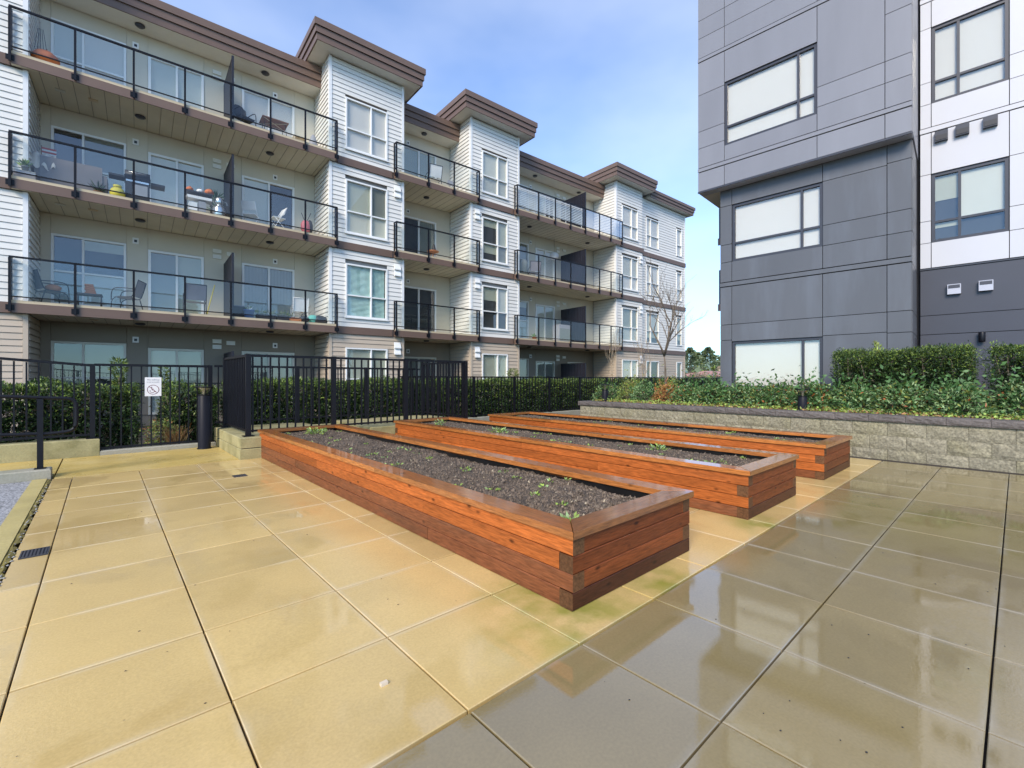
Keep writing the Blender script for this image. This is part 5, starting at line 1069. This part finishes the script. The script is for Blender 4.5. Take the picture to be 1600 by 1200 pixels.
c = on('potting_shelf', 'dark metal shelf table near the screen on the middle left balcony', 'shelf', 2.72, .65, 2); MB().box(-.34, .34, -.18, .18, .70, .74).build('top', M['black_dull'], c, (0, 0, .7)); MB().box(-.33, .33, -.17, .17, .52, .60).build('drawer', M['white_p'], c, (0, 0, .55)); MB().box(-.33, .33, -.17, .17, .12, .15).build('lower_shelf', M['black_dull'], c, (0, 0, .13))
for a in (-1, 1):
    for b_ in (-1, 1): T([(a*.32, b_*.16, 0), (a*.32, b_*.16, .70)], .014, 'black_dull', c, 'leg')
c = on('pumpkin', 'small orange pumpkin at the left end of the dark shelf table', 'pumpkin', 2.48, .62, 2); pumpkin(c, 0, 0, .742, .09)
c = on('pumpkin', 'larger orange pumpkin at the right end of the dark shelf table', 'pumpkin', 2.98, .62, 2); pumpkin(c, 0, 0, .742, .12)
c = on('pumpkin', 'white pumpkin between two orange ones on the dark shelf table', 'pumpkin', 2.74, .64, 2); pumpkin(c, 0, 0, .742, .09, 'white_p')
c = on('storage_boxes', 'white and grey boxes pushed under the dark shelf table', 'boxes', 2.60, .65, 2); MB().box(-.15, .06, -.14, .14, .152, .40).build('box', M['white_p'], c, (0, 0, .2)); MB().box(.09, .28, -.14, .14, .152, .46).build('box', M['grey_p'], c, (.2, 0, .2))
pot(on('plant_pot', 'dark leafy plant in a tall grey pot by the screen, middle left balcony', 'pot', 3.22, 1.25, 2), .16, .48, 'grey_p', ['yew', 'nan'], .8, 160, .22)
c = on('steel_keg', 'shiny steel keg fountain beside the screen on the middle left balcony', 'keg', 3.22, .40, 2); MB().lathe([(.17, 0), (.19, .03), (.19, .30), (.16, .36), (.10, .38), (.10, .42), (.12, .44), (.12, .60), (.07, .66)], (0, 0, 0), 16).build('keg', M['steel'], c, (0, 0, .3)); T(smooth([(.12, 0, .55), (.20, 0, .55), (.21, 0, .45)]), .012, 'steel', c, 'tap')
folding_chair(on('folding_chair', 'white folding chair nearer the screen, middle left balcony', 'chair', 4.15, .85, 2, R(150)))
folding_chair(on('folding_chair', 'white folding chair turned to the left, right of its twin on the middle left balcony', 'chair', 4.92, .65, 2, R(-80)))
c = on('folded_pushchair', 'folded pink and dark pushchair in the right corner of the middle left balcony', 'pushchair', 5.85, .75, 2); T([(-.2, 0, .05), (.2, .1, .95)], .013, 'black_dull', c, 'frame_tube'); T([(.2, 0, .05), (-.12, .1, .90)], .013, 'black_dull', c, 'frame_tube')
MB().ball((0, .0, .38), .22, (.8, .6, 1.2), 10).build('seat_fabric', M['pink'], c, (0, 0, .4)); MB().ball((.14, .0, .42), .16, (.7, .6, 1.6), 10).build('hood', M['black_dull'], c, (.1, 0, .4))
for a in (-.2, .2): MB().tube([(a, -.03, .08), (a, .03, .08)], .08, 12).build('wheel', M['black_dull'], c, (a, 0, .08))
# storey 4 (k=3)
c = on('pumpkin', 'big orange pumpkin at the left end of the top left balcony', 'pumpkin', -.60, .52, 3); pumpkin(c, 0, 0, .10, .26); MB().box(-.3, .3, -.12, .12, 0, .10).build('stand', M['white_p'], c, (0, 0, .05))
c = on('wire_tower', 'thin wire plant support behind the big orange pumpkin on the top balcony', 'plant support', -.75, 1.0, 3)
for i in range(5): T([(-.2+i*.1, 0, 0), (-.05+i*.025, 0, 1.3)], .006, 'black_dull', c, 'wire')
for i, (a, b_) in enumerate(((-.55, .20), (.3, .95))):
    c = on('leaning_frame', ('narrow' if i == 0 else 'wide')+' grey window screen leaning low behind the railing of the top left balcony', 'frame', (a+b_)/2, 1.55, 3); T([(-.36, 0, .62), (.36, 0, .62)], .018, 'grey_p', c, 'bar'); T([(-.36, 0, .02), (-.36, 0, .62)], .012, 'grey_p', c, 'upright'); T([(.36, 0, .02), (.36, 0, .62)], .012, 'grey_p', c, 'upright')
c = on('lounge_chair', 'dark padded chair right of the screen on the top left balcony', 'chair', 3.92, .62, 3, R(20)); sling_chair(c, 'black_dull', 'black_dull', True, .24); MB().ball((0, .30, .72), .24, (1, .35, 1.0), 12).build('back_cushion', M['black_dull'], c, (0, .3, .7))
c = on('folding_table', 'brown folding table with crossed struts on the top left balcony', 'table', 4.82, .70, 3); MB().box(-.40, .40, -.30, .30, .62, .645).build('top', M['brownwood'], c, (0, 0, .63))
T([(-.35, -.25, .61), (.35, .25, .61)], .014, 'cream', c, 'strut'); T([(-.35, .25, .61), (.35, -.25, .61)], .014, 'cream', c, 'strut')
for a in (-1, 1):
    for b_ in (-1, 1): T([(a*.36, b_*.26, 0), (a*.30, b_*.2, .61)], .010, 'black_dull', c, 'leg')
c = on('small_bench', 'small pale slatted bench on the top left balcony', 'bench', 5.60, .60, 3)
for i in range(4): MB().box(-.2, .2, -.14+i*.075, -.085+i*.075, .34, .36).build('slat', M['cream'], c, (0, 0, .35))
for a in (-1, 1): MB().box(a*.18-.015, a*.18+.015, -.13, .13, 0, .338).build('leg', M['cream'], c, (a*.18, 0, .2))
c = on('barbecue_cover', 'grey pointed cover over a small item in the right corner of the top left balcony', 'cover', 6.10, .75, 3); MB().lathe([(.19, .1), (.17, .3), (.08, .62), (.02, .70)], (0, 0, 0), 10).build('cover', M['grey_p'], c, (0, 0, .4)); MB().box(-.2, .2, -.15, .15, 0, .1).build('base', M['black_dull'], c, (0, 0, .05))
# middle balconies
c = on('reclining_chair', 'reclined black and white garden chair on the top middle balcony', 'chair', 10.95, .70, 3, R(170)); sling_chair(c, 'black_dull', 'white_p', True, .27)
c = on('small_stool', 'folded grey stool beside the reclined chair on the top middle balcony', 'stool', 11.85, .75, 3); T([(-.15, 0, 0), (.15, 0, .55)], .014, 'grey_p', c, 'leg'); T([(.15, 0, 0), (-.15, 0, .55)], .014, 'grey_p', c, 'leg'); MB().box(-.18, .18, -.02, .02, .42, .62).build('seat', M['grey_p'], c, (0, 0, .5))
c = on('round_side_table', 'orange-red round side table on the second-highest middle balcony', 'table', 10.95, .75, 2); MB().lathe([(.24, .40), (.25, .42), (.25, .44), (.001, .44)], (0, 0, 0), 18).build('top', M['terracotta'], c, (0, 0, .42))
for i in range(3): a = i*2.094; T([(.20*math.cos(a), .20*math.sin(a), 0), (.10*math.cos(a), .10*math.sin(a), .40)], .012, 'terracotta', c, 'leg')
c = on('dark_vase', 'dark pointed vase standing on the orange-red round side table', 'vase', 11.0, .75, 2); MB().lathe([(.07, .443), (.09, .52), (.04, .72), (.03, .74)], (0, 0, 0), 12).build('vase', M['black_dull'], c, (0, 0, .6))
# far balconies
c = on('slatted_screen', 'white horizontal slat screen inside the glass of the top far balcony', 'screen', 17.2, .12, 3)
for i in range(11): MB().box(-2.15, 2.45, -.006, .006, .15+i*.085, .20+i*.085).build('slat', M['white_p'], c, (0, 0, .17+i*.085))
for a in (-2.1, -1, 0, 1.2, 2.4): MB().box(a-.02, a+.02, .007, .03, 0, 1.08).build('upright', M['white_p'], c, (a, 0, .5))
for i, u in enumerate((15.75, 16.15)): c = on('white_bucket', ('left' if i == 0 else 'right')+' one of two small white buckets at the left end of the top far balcony', 'bucket', u, -.0+.25, 3); MB().lathe([(.09, 0), (.11, .2), (.115, .21)], (0, 0, 0), 12).build('bucket', M['white_p'], c, (0, 0, .1))
c = on('grill_cover', 'blue-grey covered grill at the left end of the second far balcony', 'covered grill', 15.95, .75, 2); MB().lathe([(.28, 0), (.28, .7), (.22, .88), (.02, .95)], (0, 0, 0), 12).build('cover', M['blind_grey'], c, (0, 0, .4)); MB().lathe([(.285, .02), (.285, .06)], (0, 0, 0), 12).build('hem', M['frame_dark'], c, (0, 0, .04))
sling_chair(on('patio_chair', 'dark grey chair beside the covered grill on the second far balcony', 'chair', 16.8, .8, 2, R(150)))
c = on('white_lantern', 'white paper lantern hanging by the door of the second far balcony', 'lantern', 18.9, 1.5, 2); MB().ball((0, 0, 1.75), .26, (1, 1, .8), 14).build('shade', M['white_p'], c, (0, 0, 1.75)); T([(0, 0, 1.95), (0, 0, 2.72)], .006, 'black_dull', c, 'cord')
c = on('grill_cover', 'low covered barbecue behind the glass of the lowest far balcony', 'covered grill', 18.9, .9, 1); MB().box(-.45, .45, -.25, .25, 0, .95).build('cover', M['grey_p'], c, (0, 0, .5)); MB().box(-.42, .42, -.255, -.252, .1, .75).build('front_flap', M['blind_grey'], c, (0, -.25, .4))
pot(on('plant_pot', 'small leafy plant at the left of the lowest far balcony', 'pot', 16.4, .35, 1), .12, .12, 'terracotta', ['nan', 'lime'], .1, 60, .14)
